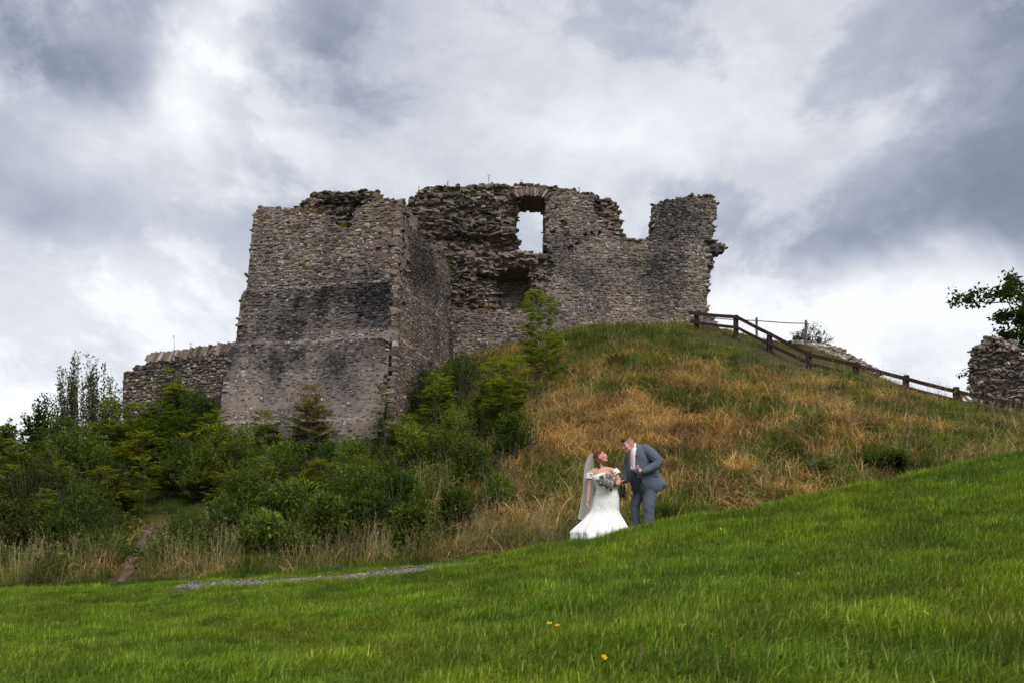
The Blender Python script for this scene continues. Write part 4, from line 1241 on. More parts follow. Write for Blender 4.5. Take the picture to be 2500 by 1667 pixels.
bush_at(865, 1058, 1190, 65, 'green shrub covering the foot of the tower near its corner', G1, G2, 2800)
bush_at(500, 1085, 1225, 70, 'dark shrub at the upper end of the grassy clearing', D1, G2, 3000)

# ---- more young ash in the thicket on the left bank: alike, copied
def copy_plant(src, base, rz, sc):
    e = src.copy(); COL.objects.link(e); e.location = tuple(float(c) for c in base); e.rotation_euler = (0, 0, rz); e.scale = (sc, sc, sc)
    for ch in src.children:
        c = ch.copy(); COL.objects.link(c); c.parent = e
    return e
THK = 'young ash in the thicket on the left bank'
THL = ['ash sapling below the leafy bush cut by the left edge', 'ash sapling between the far-left dark bush and the willow', 'ash sapling on the wide mixed bush of the upper left bank', 'ash sapling under the boundary wall on the left bank',
 'ash sapling leaning by the lower left tower corner', 'ash sapling in front of the deep green bush beside the tower', 'ash sapling in the lower middle of the wide mixed bush', 'ash sapling above the dirt track, left of the small yellow one', 'ash sapling at the top of the grassy clearing',
 'ash sapling right of the dark shrub above the clearing', 'ash sapling over the tall green thicket', 'ash sapling inside the tall green thicket right of the clearing', 'ash sapling at the left edge of the view halfway down the bank', 'ash sapling directly below the leafy ash on the boundary wall',
 'ash sapling right of the dark scrubby bush under the tower', 'ash sapling behind the dense bush at the slope foot', 'ash sapling below the tower corner near the bramble thicket', 'ash sapling low on the slope above the pale grass', 'ash sapling low on the left bank among brown scrub', 'ash sapling beside the spindly yellow one above the clearing']
protos = []
for k, (hh, sp, tp) in enumerate(((2.4, .95, (Y1, Y2)), (2.0, .85, None), (2.7, 1.0, (G2, Y2)), (1.7, .8, (Y1, O2)))):
    e = plant('ash_sapling', ash(hh, sp, (.05, .08, .012), (.13, .175, .022), tp, 1.4, 3, .15), (0, 0, 0), THL[k], 'sapling', THK); protos.append(e)
for k, (px, yt, D) in enumerate(((60, 1075, 1210), (150, 1015, 1150), (235, 1060, 1190), (330, 1050, 1190), (520, 1000, 1130), (455, 1000, 1130), (150, 1120, 1260), (270, 1140, 1270), (410, 1110, 1220), (575, 1080, 1210), (640, 1110, 1250), (560, 1150, 1280), (30, 1130, 1270), (350, 1020, 1150), (830, 1100, 1220), (765, 1120, 1250), (900, 1110, 1220), (680, 1190, 1310), (100, 1190, 1320), (505, 1120, 1230))):
    b, h = stand(px, yt, D)
    s0 = protos[k % 4]; hh = (2.4, 2.0, 2.7, 1.7)[k % 4]
    if k < 4: s0.location = tuple(float(c) for c in b); s0.rotation_euler = (0, 0, k * 1.3); s0.scale = [max(.5, h / hh / 1.08)] * 3
    else: copy_plant(s0, b, k * 1.9, max(.5, h / hh / 1.08))['label'] = THL[k]

# ---- the tree at the right edge
def big_tree():
    tr, fm = MB(), MB()
    base = np.array([0, 0, 0.0])
    trunk = np.array([(0, 0, -.5), (.05, 0, 1.2), (-.1, .05, 2.6), (.1, 0, 4.2), (.25, 0, 5.6), (.2, 0, 7.0)])
    tr.add(*tube_arrays(trunk, [.24, .19, .15, .12, .08, .03], 8), (.5, .45, .4))
    tips = []
    def limb(p, d, L, r, lev):
        n = 6; q = [p]
        dd = norm(d)
        for k in range(n):
            dd = norm(dd + rng.normal(0, .16, 3) + np.array([0, 0, -.03 if lev else .02]))
            q.append(q[-1] + dd * L / n)
        tr.add(*tube_arrays(q, np.linspace(r, r * .3, n + 1), 5 if lev < 2 else 4, cap=False), (.45, .4, .36))
        if lev >= 2:
            tips.extend(q[1:])
            return
        for k in range(5 if lev == 0 else 4):
            i = random.randint(2, n)
            limb(q[i], norm(dd + rng.normal(0, .55, 3)), L * random.uniform(.35, .6), r * .5, lev + 1)
    for k in range(22):
        z = random.uniform(1.0, 6.6); a = random.uniform(0, 6.28)
        p = np.array([np.interp(z, trunk[:, 2], trunk[:, c]) for c in range(3)])
        Lm = random.uniform(1.5, 2.9) * (1 - .4 * abs(z - 3.4) / 3.6)
        limb(p, (math.cos(a), math.sin(a), random.uniform(-.05, .6)), Lm, .055, 0)
    for zz in (4.9, 5.6, 4.1, 2.2, 1.4):                                        # boughs reaching out over the ruin
        limb(np.array([0, 0, zz]), (-1, random.uniform(-.5, .2), random.uniform(-.05, .3)), random.uniform(2.6, 3.4), .06, 0)
    tips = np.array(tips)
    NL = 24000
    k = rng.integers(0, len(tips), NL)
    pos = tips[k] + rng.normal(0, .12, (NL, 3))
    d = rdir(NL) + (0, 0, -.1); L = rng.uniform(.12, .22, NL)
    V, T = leaf_batch(pos, d, rdir(NL) + (0, 0, .8), L, L * .62)
    put_leaves(fm, V, T, leaf_cols(NL, (.02, .035, .008), (.06, .085, .016)))
    return tr, fm
random.seed(5)
tx, ty = P(2640, 700, 44.0)[:2]
tz = Hs(tx, ty)
tree = plant('broadleaf_tree', big_tree(), (tx, ty, tz), 'dark broadleaf tree reaching in from the right edge behind the masonry lump', 'tree', names=('trunk', 'crown'))
tree.scale = [((HY - 668) / F * 44 - tz) / 7.3] * 3

# ------------------------------------------------------------------ grass and undergrowth (instanced by geometry nodes)
def proto_coll(name, meshes, mat):
    c = bpy.data.collections.new(name)
    for i, me in enumerate(meshes):
        me.materials.clear(); me.materials.append(mat)
        o = bpy.data.objects.new('%s_%02d' % (name, i), me)
        c.objects.link(o)
    return c
def instancer(name, pos, rot, scl, idx, tint, coll, kind='stuff'):
    me = bpy.data.meshes.new(name)
    n = len(pos)
    me.vertices.add(n); me.vertices.foreach_set('co', np.asarray(pos, np.float32).ravel())
    a = me.attributes.new('rot', 'FLOAT_VECTOR', 'POINT'); a.data.foreach_set('vector', np.asarray(rot, np.float32).ravel())
    a = me.attributes.new('scl', 'FLOAT_VECTOR', 'POINT')
    scl = np.asarray(scl, np.float32)
    a.data.foreach_set('vector', (np.repeat(scl[:, None], 3, 1) if scl.ndim == 1 else scl).ravel())
    a = me.attributes.new('idx', 'INT', 'POINT'); a.data.foreach_set('value', np.asarray(idx, np.int32))
    a = me.attributes.new('tint', 'FLOAT_COLOR', 'POINT')
    c = np.ones((n, 4), np.float32); c[:, :3] = tint
    a.data.foreach_set('color', c.ravel())
    o = link(name, me)
    g = bpy.data.node_groups.new(name, 'GeometryNodeTree')
    g.interface.new_socket('Geometry', in_out='INPUT', socket_type='NodeSocketGeometry')
    g.interface.new_socket('Geometry', in_out='OUTPUT', socket_type='NodeSocketGeometry')
    N = g.nodes
    gi, go = N.new('NodeGroupInput'), N.new('NodeGroupOutput')
    ci = N.new('GeometryNodeCollectionInfo'); ci.inputs['Collection'].default_value = coll
    ci.inputs['Separate Children'].default_value = True; ci.inputs['Reset Children'].default_value = True
    iop = N.new('GeometryNodeInstanceOnPoints'); iop.inputs['Pick Instance'].default_value = True
    def na(nm, ty):
        q = N.new('GeometryNodeInputNamedAttribute'); q.data_type = ty; q.inputs['Name'].default_value = nm
        return q.outputs['Attribute']
    er = N.new('FunctionNodeEulerToRotation')
    L = g.links
    L.new(gi.outputs[0], iop.inputs['Points']); L.new(ci.outputs[0], iop.inputs['Instance'])
    L.new(na('idx', 'INT'), iop.inputs['Instance Index'])
    L.new(na('rot', 'FLOAT_VECTOR'), er.inputs[0]); L.new(er.outputs[0], iop.inputs['Rotation'])
    L.new(na('scl', 'FLOAT_VECTOR'), iop.inputs['Scale'])
    L.new(iop.outputs[0], go.inputs[0])
    md = o.modifiers.new('scatter', 'NODES'); md.node_group = g
    return tag(o, kind=kind)
def tuft(nb, rad_, hmin, hmax, w, lean, bias=(0, 0), droop=.5, seg=3, ca=(1, 1, 1), cb=(1, 1, 1), stiff=1.0, head=None):
    """A tuft of tapering, bending blades."""
    mb = MB()
    for k in range(nb):
        a = random.uniform(0, 6.28); r = rad_ * math.sqrt(random.random())
        b = np.array([math.cos(a) * r, math.sin(a) * r, -.01])
        h = random.uniform(hmin, hmax)
        a2 = random.uniform(0, 6.28)
        hd = np.array([math.cos(a2) * lean + bias[0], math.sin(a2) * lean + bias[1], 0]) * random.uniform(.3, 1.2)
        t = np.linspace(0, 1, seg + 1)
        c = b + np.array([0, 0, 1.0]) * (h * (t - droop * np.linalg.norm(hd) * t ** 2.2 * .8))[:, None] + hd * (h * t ** 1.7)[:, None]
        s = np.array([-math.sin(a2 + random.gauss(0, .8)), math.cos(a2), 0]); s = norm(s)
        ww = w * random.uniform(.7, 1.2) * np.array([1, .9, .6, 0] if seg == 3 else np.linspace(1, 0, seg + 1) ** .6)
        V = np.concatenate([c[:-1] - s * ww[:-1, None] / 2, c[:-1] + s * ww[:-1, None] / 2, c[-1:]])
        q = np.array([[i, seg + i, seg + i + 1, i + 1] for i in range(seg - 1)]); tr = np.array([[seg - 1, 2 * seg - 1, 2 * seg]])
        t_ = random.random(); col = np.asarray(ca) * (1 - t_) + np.asarray(cb) * t_
        cc = np.tile(col, (len(V), 1)); 
        mb.add(V, [q, tr], cc)
        if head is not None and random.random() < head:
            n = 5
            f = rng.uniform(.72, 1.0, n)
            pp = np.stack([np.interp(f, t, c[:, j]) for j in range(3)], -1)
            Vl, Tl = leaf_batch(pp, rdir(n) * .6 + (0, 0, 1), rdir(n), rng.uniform(.03, .06, n), np.full(n, .012))
            put_leaves(mb, Vl, Tl, np.tile(col * 1.15, (n, 1)))
    return mesh_from('tuft', np.concatenate(mb.V), mb.T, np.concatenate(mb.C))
def scatter(n, y0, y1, px0, px1, power=1.0):
    """Random ground positions inside the viewed wedge; density falls with distance^power."""
    u = rng.random(n)
    e = 2 - power
    y = (y0 ** e + u * (y1 ** e - y0 ** e)) ** (1 / e) if abs(e) > 1e-3 else y0 * (y1 / y0) ** u
    px = rng.uniform(px0, px1, n)
    return (px - HX) / F * y, y
def near_path(x, y, grow=0.0):
    k = np.zeros(len(x), bool)
    for pts, w in PATHS:
        for a, b in zip(pts[:-1], pts[1:]):
            ab = b - a
            t = np.clip(((x - a[0]) * ab[0] + (y - a[1]) * ab[1]) / (ab @ ab), 0, 1)
            k |= np.hypot(x - a[0] - t * ab[0], y - a[1] - t * ab[1]) < w * .42 + grow
    return k
def in_castle(x, y):
    k = inpoly(x, y, [(P(560, 0, 38.3)[0], 38.0), (P(938, 0, 37)[0], 36.8), (BX, BY), (BX - 6, 50), (P(560, 0, 38.3)[0], 50)])
    k |= inpoly(x, y, [(WX0, WY0 - .1), (WX1 - .9, WY1 - .1), (WX1 - .9, 50), (WX0, 50)])
    return k

def tussock_at(px, base, wpx, h, lab, ca=(.02, .045, .008), cb=(.07, .12, .018)):
    g = ground_hit(px, base, 15.0, 46.0); r = wpx / F * g[1]
    e = empty('grass_tussock', g, lab, 'grass'); e['kind'] = 'thing'
    for k in range(3):
        me = tuft(110, r * .6, h * .5, h, .014, .7, (random.gauss(0, .3), -.2), .7, 4, ca, cb)
        o = link('blades', me, M_LEAF, e, loc=(random.gauss(0, r * .45), random.gauss(0, r * .3), 0))
tussock_at(1700, 1012, 45, .75, 'dark green grass tussock in the dry upper part of the mound')
tussock_at(1395, 1030, 45, .6, 'olive grass tussock right of the tall sapling', (.04, .055, .010), (.12, .13, .02))
tussock_at(1430, 838, 60, .8, 'long green grass tussock at the foot of the curtain wall')
tussock_at(1555, 828, 50, .8, 'green grass tussock at the wall foot towards the fence')
tussock_at(1650, 1262, 40, .5, 'dark green tussock in the dry grass right of the man')
tussock_at(1900, 1100, 50, .5, 'green tussock in the dry grass left of the fern clumps', (.03, .055, .010), (.09, .12, .018))
tussock_at(2060, 955, 45, .7, 'weedy green tussock beside the fence halfway down the rampart')
tussock_at(1480, 1150, 45, .5, 'olive tussock on the dry slope above the couple', (.04, .06, .010), (.11, .13, .02))

# lawn
LAWN_T = [tuft(14, .07, .045, .115, .0085, .6, (.55, -.1), .5, 3, (.055, .12, .008), (.23, .36, .032)) for _ in range(6)] + \
         [tuft(14, .07, .04, .095, .0080, .6, (.2, .1), .5, 3, (.05, .11, .008), (.20, .31, .030)) for _ in range(4)] + \
         [tuft(8, .08, .09, .18, .0085, .6, (.75, -.1), .8, 3, (.08, .14, .014), (.20, .27, .05)) for _ in range(3)] + \
         [tuft(6, .06, .06, .14, .004, .4, (.2, .1), .6, 3, (.20, .17, .07), (.26, .22, .11)) for _ in range(1)] + \
         [tuft(6, .09, .06, .14, .0075, .8, (.6, -.2), .8, 3, (.22, .30, .07), (.32, .38, .13)) for _ in range(2)]  # last group: glints on the grass put into the colour of pale blades
cl = proto_coll('lawn_tufts', LAWN_T, M_GRASS_I)
x, y = scatter(250000, 3.2, 16.3, -450, 3150, 1.1)
k = ~near_path(x, y, -.06) | (rng.random(len(x)) < .15); x, y = x[k], y[k]
n = len(x)
patch = fbm(x * .8, y * 1.1, 5, 4); p2 = fbm(x * 2.6, y * 2.6, 15, 3)
idx = np.where(rng.random(n) < .80, np.where(p2 > .5, rng.integers(0, 6, n), rng.integers(6, 10, n)), rng.integers(10, 13, n))
idx = np.where(rng.random(n) < .018, 13, idx); idx = np.where(rng.random(n) < .10, rng.integers(14, 16, n), idx)
long_ = sstep(-2.5, 2.0, x) * .42 + .60 + .45 * sstep(.5, .75, p2)
scl = rng.uniform(.75, 1.2, n) * long_
tint = np.stack([.90 + .9 * patch, 1.04 + .38 * patch, np.full(n, .85)], -1) * (.44 + .82 * p2)[:, None] * (.75 + .5 * fbm(x * .45, y * .9, 25, 3))[:, None] * rng.uniform(.6, 1.35, (n, 1))
rot = np.stack([rng.normal(0, .15, n), rng.normal(0, .15, n), rng.normal(.0, .7, n) + 1.6 * (fbm(x * .6, y * .6, 35, 3) - .5)], -1)
instancer('lawn_grass', np.stack([x, y, H(x, y)], -1), rot, scl, idx, tint, cl)

# meadow on the mound: lodged dry grass, green grass, seed stalks
MEADOW = [tuft(13, .18, .35, .75, .021, 1.25, (random.gauss(0, .5), -.35), .85, 4, (.12, .075, .020), (.60, .44, .21)) for _ in range(7)] + \
         [tuft(14, .16, .22, .48, .020, .8, (random.gauss(0, .25), -.15), .7, 4, (.055, .095, .011), (.19, .225, .028)) for _ in range(6)] + \
         [tuft(4, .12, .55, 1.05, .010, .30, (random.gauss(0, .1), 0), .3, 4, (.26, .20, .10), (.40, .33, .19), head=.8) for _ in range(4)] + \
         [tuft(16, .12, .10, .22, .010, .5, (.1, 0), .5, 3, (.05, .10, .012), (.10, .16, .022)) for _ in range(3)]
cm = proto_coll('meadow_tufts', MEADOW, M_GRASS_I)
x, y = scatter(80000, 15.7, 47.0, -350, 3000, 1.15)
k = ~in_castle(x, y) & ~near_path(x, y, .16); x, y = x[k], y[k]
z = H(x, y); n = len(x)
px, py = proj(np.stack([x, y, z], -1))
nz = fbm(x * .55, y * .55, 61, 4); nz2 = fbm(x * 1.7, y * 1.7, 67, 3)
def blobs(px, py, L):
    r = np.zeros(len(px))
    for (cx, cy, sx, sy, a) in L: r = r + a * np.exp(-((px - cx) / sx) ** 2 - ((py - cy) / sy) ** 2)
    return r
dry = .11 - .34 * sstep(1150, 850, px) * sstep(17.6, 19.5, y) + 1.5 * (nz - .5) + .9 * (nz2 - .5) + blobs(px, py, [(1560, 900, 260, 70, .42), (1500, 1040, 220, 70, .5), (1750, 1100, 260, 70, .45), (1950, 960, 260, 70, .35), (2150, 1020, 200, 60, .2), (2350, 1100, 200, 50, .15), (1350, 1130, 200, 80, .2),
        (1550, 825, 380, 45, -.7), (1900, 880, 200, 40, -.7), (2250, 1000, 260, 40, -.2), (2400, 1060, 160, 40, -.2), (1420, 1270, 160, 60, .2), (1050, 1230, 300, 60, .15), (700, 1250, 500, 100, -.2), (450, 1240, 90, 60, -.5), (1700, 985, 50, 20, -.6), (1300, 1180, 100, 50, -.25), (2050, 900, 60, 30, -.3), (1650, 1190, 90, 40, .1)])
leafy = sstep(1180, 800, px + 260 * (nz - .5)) * sstep(17.5, 20, y)
short = (blobs(px, py, [(440, 1240, 85, 55, 1), (1560, 815, 330, 20, .4), (1950, 880, 160, 34, 1.2)]) > .45) | (y < 16.4)
cls = np.where(rng.random(n) < np.clip(dry, .04, .96), 0, 1)
foot = sstep(20.0, 17.6, y) * sstep(1550, 1300, px)
stalk = rng.random(n) < .05 * (1 - leafy) + .30 * foot * sstep(.35, .6, nz2 + .1) + .05 * (cls == 0)
cls = np.where(stalk & ~short, 2, cls); cls = np.where(short, 3, cls)
drop = (cls < 2) & (rng.random(n) < leafy * .8)
drop |= (np.abs(px - np.interp(py, [1280, 1400], [395, 305])) < 38) & (py > 1255) & (py < 1440) & (y > 16.2)
idx = np.choose(cls, [rng.integers(0, 7, n), rng.integers(7, 13, n), rng.integers(13, 17, n), rng.integers(17, 20, n)])
scl = rng.uniform(.7, 1.25, n) * np.where(y < 19, .85, 1.0) * np.where((px > 1380) & (y < 17.3), .55, 1.0)
scl = np.where((cls != 3) & (y < 16.9), scl * .7, scl)
scl = scl * np.where(((px > 1670) & (y > 38.5)) | ((px > 2180) & (y > 33.5)), .45, 1.0)
tint = np.ones((n, 3)) * (.02 + 1.85 * fbm(x * 1.1, y * 1.1, 71, 4))[:, None] * rng.uniform(.75, 1.25, (n, 1))
warm = fbm(x * .5, y * .5, 77, 3)[:, None]
tint = tint * np.where((cls == 0)[:, None], np.concatenate([1.18 + .4 * warm, 1.03 + .3 * warm, .90 + .25 * warm], 1), 1.0)
rot = np.stack([rng.normal(.1, .15, n), rng.normal(0, .15, n), rng.normal(0, .6, n) + 5.0 * (fbm(x * .5, y * .5, 95, 3) - .5)], -1)
kp = ~drop
instancer('meadow_grass', np.stack([x, y, z - .02], -1)[kp], rot[kp], scl[kp], idx[kp], tint[kp], cm)

# leafy undergrowth over the left bank and between the saplings
def clump(n, r, ls, asp, ca, cb, tall=1.0):
    mb = MB()
    d = rdir(n); d[:, 2] = np.abs(d[:, 2])
    pos = d * (r * rng.uniform(.4, 1.05, n))[:, None] * (1, 1, tall)
    L = rng.uniform(*ls, n)
    V, T = leaf_batch(pos, d * .6 + rdir(n) * .8, d + rdir(n) * .5 + (0, 0, .6), L, L * asp)
    put_leaves(mb, V, T, leaf_cols(n, ca, cb, jit=.35))
    for k in range(4):
        mb.add(*tube_arrays([(0, 0, -.1), d[k] * r * (.9, .9, tall)], [.006, .003], 3, cap=False), (.05, .04, .03))
    return mesh_from('clump', np.concatenate(mb.V), mb.T, np.concatenate(mb.C))
def sprig(h, n):
    mb = MB()
    for k in range(3):
        e = np.array([random.gauss(0, .2), random.gauss(0, .2), h * random.uniform(.7, 1)])
        mb.add(*tube_arrays([(0, 0, -.05), e * .5 + (0, 0, .05), e], [.006, .005, .002], 3, cap=False), (.06, .06, .03))
        f = rng.uniform(.2, 1, n); pos = e * f[:, None]
        a = rng.uniform(0, 6.28, n); d = np.stack([np.cos(a), np.sin(a), rng.uniform(-.1, .5, n)], -1)
        L = rng.uniform(.06, .12, n) * (1.2 - .6 * f)
        V, T = leaf_batch(pos, d, np.tile([0, 0, 1.0], (n, 1)) + rng.normal(0, .2, (n, 3)), L, L * .42)
        put_leaves(mb, V, T, leaf_cols(n, (.03, .06, .010), (.07, .11, .018)))
    return mesh_from('sprig', np.concatenate(mb.V), mb.T, np.concatenate(mb.C))
CL = [clump(90, .36, (.05, .10), .5, D1, D2) for _ in range(4)] + [clump(90, .36, (.05, .09), .5, G1, G2, 1.3) for _ in range(4)] + [sprig(.8, 16) for _ in range(4)] + [clump(70, .3, (.05, .09), .35, (.07, .055, .015), (.11, .075, .02)) for _ in range(2)]
cu = proto_coll('undergrowth_clumps', CL, M_LEAF_I)
x, y = scatter(17500, 17.2, 47.0, -350, 1500, 1.0)
z = H(x, y); px, py = proj(np.stack([x, y, z], -1)); nz = fbm(x * .55, y * .55, 61, 4); nz3 = fbm(x * .8, y * .8, 83, 3)
leafy = sstep(1230, 760, px + 300 * (nz - .5)) * sstep(17.2, 19.5, y) + .35 * np.exp(-((px - 1120) / 160) ** 2 - ((py - 1050) / 130) ** 2)
clear = blobs(px, py, [(440, 1245, 95, 60, 1.3), (330, 1350, 45, 70, .9), (370, 1300, 40, 50, .8)])
k = ~in_castle(x, y) & ~near_path(x, y, .15) & (rng.random(len(x)) < leafy) & (clear < .5)
x, y, z, px, py, nz3 = [q[k] for q in (x, y, z, px, py, nz3)]; n = len(x)
r_ = rng.random(n) + (nz3 - .5)
idx = np.where(r_ < .42, rng.integers(0, 4, n), np.where(r_ < .72, rng.integers(4, 8, n), np.where(r_ < 1.0, rng.integers(8, 12, n), 13)))
idx = np.where(rng.random(n) < .05, rng.integers(12, 14, n), idx)
brown = blobs(px, py, [(80, 1170, 120, 80, .6), (300, 1230, 120, 60, .3)])[:, None]
tint = np.ones((n, 3)) * (.55 + .8 * fbm(x * .7, y * .7, 91, 3))[:, None]
tint = tint * (1 + brown * np.array([.9, .25, 0]))
instancer('undergrowth', np.stack([x, y, z], -1), np.stack([rng.normal(0, .15, n), rng.normal(0, .15, n), rng.uniform(0, 6.28, n)], -1), rng.uniform(.7, 1.5, n), idx, tint, cu)

# small plants rooted in the walls
wp = [(1225, 753, 46.0, 15, 1), (1190, 755, 46.0, 12, 0), (1255, 752, 46.0, 12, 1), (812, 565, 38.6, 12, 1), (842, 552, 38.6, 8, 2), (770, 518, 39.0, 14, 0), (740, 520, 39, 10, 0), (790, 516, 38.9, 10, 1), (700, 520, 39, 8, 0), (640, 540, 39.3, 6, 0), (1380, 549, 47, 6, 1), (1523, 578, 47, 8, 1), (1550, 615, 46.9, 8, 0), (1060, 590, 45, 10, 2),
      (1100, 640, 46.4, 10, 1), (1105, 680, 46.3, 10, 1), (1095, 730, 46.2, 12, 1), (1060, 660, 42, 8, 1), (1150, 480, 46.6, 9, 1), (1105, 470, 46.6, 8, 1), (1200, 500, 46.6, 8, 1), (1090, 530, 46.6, 10, 1), (1170, 645, 46.4, 8, 1), (1340, 655, 46.8, 8, 1), (1635, 585, 47, 8, 1), (1645, 584, 47, 6, 1), (1575, 660, 47, 8, 0), (925, 485, 38.4, 8, 0), (745, 655, 39.0, 6, 0), (1230, 570, 46.4, 6, 1), (1175, 740, 46, 14, 0), (1280, 745, 46.2, 12, 0)]
q = []
for (a, b, D, s, c) in wp:
    for _ in range(7):
        q.append((*P(a + random.gauss(0, s * .45), b + random.gauss(0, s * .22), D - .32 + random.gauss(0, .06)), c))
q = np.array(q)
WPT = [tuft(14, .10, .12, .30, .012, .7, (0, -.4), .8, 3, (.17, .11, .02), (.28, .20, .04)), tuft(14, .10, .12, .30, .012, .7, (0, -.4), .8, 3, (.04, .065, .010), (.08, .11, .016)), tuft(14, .10, .15, .35, .012, .6, (0, -.3), .6, 3, (.14, .13, .015), (.3, .2, .02))]
n = len(q)
instancer('wall_plants', q[:, :3], np.stack([rng.normal(.25, .2, n), rng.normal(0, .2, n), rng.normal(0, .5, n)], -1), rng.uniform(.6, 1.3, n), q[:, 3].astype(int), np.ones((n, 3)), proto_coll('wall_tufts', WPT, M_GRASS_I))
def weed(px, top, base, D, lab):
    """A single weed standing on the wall head, with a small flower head."""
    b, t = P(px, base, D), P(px, top, D)
    h = t[2] - b[2]
    sm, fm = MB(), MB()
    sm.add(*tube_arrays([(0, 0, -.15), (.01, 0, h * .5), (.0, 0, h)], [.012, .010, .006], 4), (.5, .55, .3))
    m = 26; f = rng.uniform(.1, 1, m); a = rng.uniform(0, 6.28, m)
    V, T = leaf_batch(np.stack([0 * f, 0 * f, f * h], -1), np.stack([np.cos(a), np.sin(a), .5 + 0 * a], -1), np.tile([0, 0, 1.], (m, 1)), .05 + .08 * (f > .75), np.full(m, .04))
    cc = leaf_cols(m, (.05, .07, .015), (.09, .11, .02)); cc[f > .78] = (.30, .24, .04)
    put_leaves(fm, V, T, cc)
    plant('wall_weed', (sm, fm), b, lab, 'weed')
weed(1193.5, 428, 449, 47.6, 'tallest yellow-headed weed standing on the curtain wall head')
weed(1093, 443, 456, 47.6, 'thin weed on the wall head left of the tallest one')
weed(1273, 441, 452, 47.6, 'short weed standing on the wall head above the window arch')
weed(1414, 459, 472, 47.9, 'lone weed on the wall head right of the window arch')
weed(1022, 458, 474, 47.4, 'small weed at the left end of the curtain wall head')
weed(425, 820, 858, 43.9, 'wispy weed with bare twigs growing on the boundary wall cope')
weed(466, 838, 858, 43.3, 'leafy weed rooted in the boundary wall cope')
# ------------------------------------------------------------------ people
def ell(mb, c, r, R=None, nu=14, nv=9):
    """Ellipsoid; R (3x3) turns it."""
    u = np.linspace(0, 2 * np.pi, nu, endpoint=False); v = np.linspace(-np.pi / 2, np.pi / 2, nv)[1:-1]
    U, Vv = np.meshgrid(u, v, indexing='ij')
    Q = np.stack([np.cos(U) * np.cos(Vv), np.sin(U) * np.cos(Vv), np.sin(Vv)], -1).reshape(-1, 3)
    Q = np.concatenate([Q, [[0, 0, -1], [0, 0, 1]]]) * np.asarray(r, float)
    if R is not None: Q = Q @ np.asarray(R).T
    m = nv - 2
    i, j = np.meshgrid(np.arange(nu), np.arange(m - 1), indexing='ij'); i2 = (i + 1) % nu
    quads = np.stack([i * m + j, i2 * m + j, i2 * m + j + 1, i * m + j + 1], -1).reshape(-1, 4)
    k = np.arange(nu); k2 = (k + 1) % nu; b, t = nu * m, nu * m + 1
    tris = np.concatenate([np.stack([np.full(nu, b), k2 * m, k * m], -1), np.stack([np.full(nu, t), k * m + m - 1, k2 * m + m - 1], -1)])
    mb.add(Q + np.asarray(c, float), [quads, tris])
def smooth_path(pts, n=4):
    """Catmull-Rom refinement of a short list of (x,y,z,r)."""
    p = np.asarray(pts, float); q = np.concatenate([[2 * p[0] - p[1]], p, [2 * p[-1] - p[-2]]])
    out = []
    for i in range(1, len(q) - 2):
        for t in np.linspace(0, 1, n, endpoint=False):
            a, b, c, d = q[i - 1], q[i], q[i + 1], q[i + 2]
            out.append(.5 * (2 * b + (c - a) * t + (2 * a - 5 * b + 4 * c - d) * t * t + (3 * b - a - 3 * c + d) * t ** 3))
    out.append(p[-1])
    return np.array(out)
def limb_tube(mb, pts, k=12):
    q = smooth_path(pts)
    mb.add(*tube_arrays(q[:, :3], np.maximum(q[:, 3], .003), k, up=(.13, .97, .2)))
    ell(mb, q[0, :3], [q[0, 3] * .98] * 3); ell(mb, q[-1, :3], [q[-1, 3] * .98] * 3)
def remesh(mb, voxel, smooth=2, push=None):
    """Fuse overlapping closed pieces into one continuous surface."""
    me = mesh_from('fused', np.concatenate(mb.V), mb.T)
    o = link('fused', me)
    r = o.modifiers.new('r', 'REMESH'); r.mode = 'VOXEL'; r.voxel_size = voxel
    if smooth:
        s = o.modifiers.new('s', 'SMOOTH'); s.factor = .5; s.iterations = smooth
    dg = bpy.context.evaluated_depsgraph_get(); dg.update()
    out = bpy.data.meshes.new_from_object(o.evaluated_get(dg))
    bpy.data.objects.remove(o); bpy.data.meshes.remove(me)
    n = len(out.vertices); co = np.zeros(n * 3, np.float32); out.vertices.foreach_get('co', co); co = co.reshape(-1, 3)
    if push is not None:
        no = np.zeros(n * 3, np.float32); out.vertices.foreach_get('normal', no); no = no.reshape(-1, 3)
        co = co + no * push(co)[:, None]
        out.vertices.foreach_set('co', co.astype(np.float32).ravel())
    out.polygons.foreach_set('use_smooth', np.ones(len(out.polygons), bool))
    out.update()
    return out, co
def set_col(me, col):
    a = me.attributes.new('col', 'FLOAT_COLOR', 'POINT')
    c = np.ones((len(me.vertices), 4), np.float32); c[:, :3] = col
    a.data.foreach_set('color', c.ravel())
def frame_of(f, up=(0, 0, 1)):
    """Columns: person's right, forward, up."""
    f = norm(np.asarray(f, float)); r = norm(np.cross(f, up)); u = np.cross(r, f)
    return np.stack([r, f, u], 1)
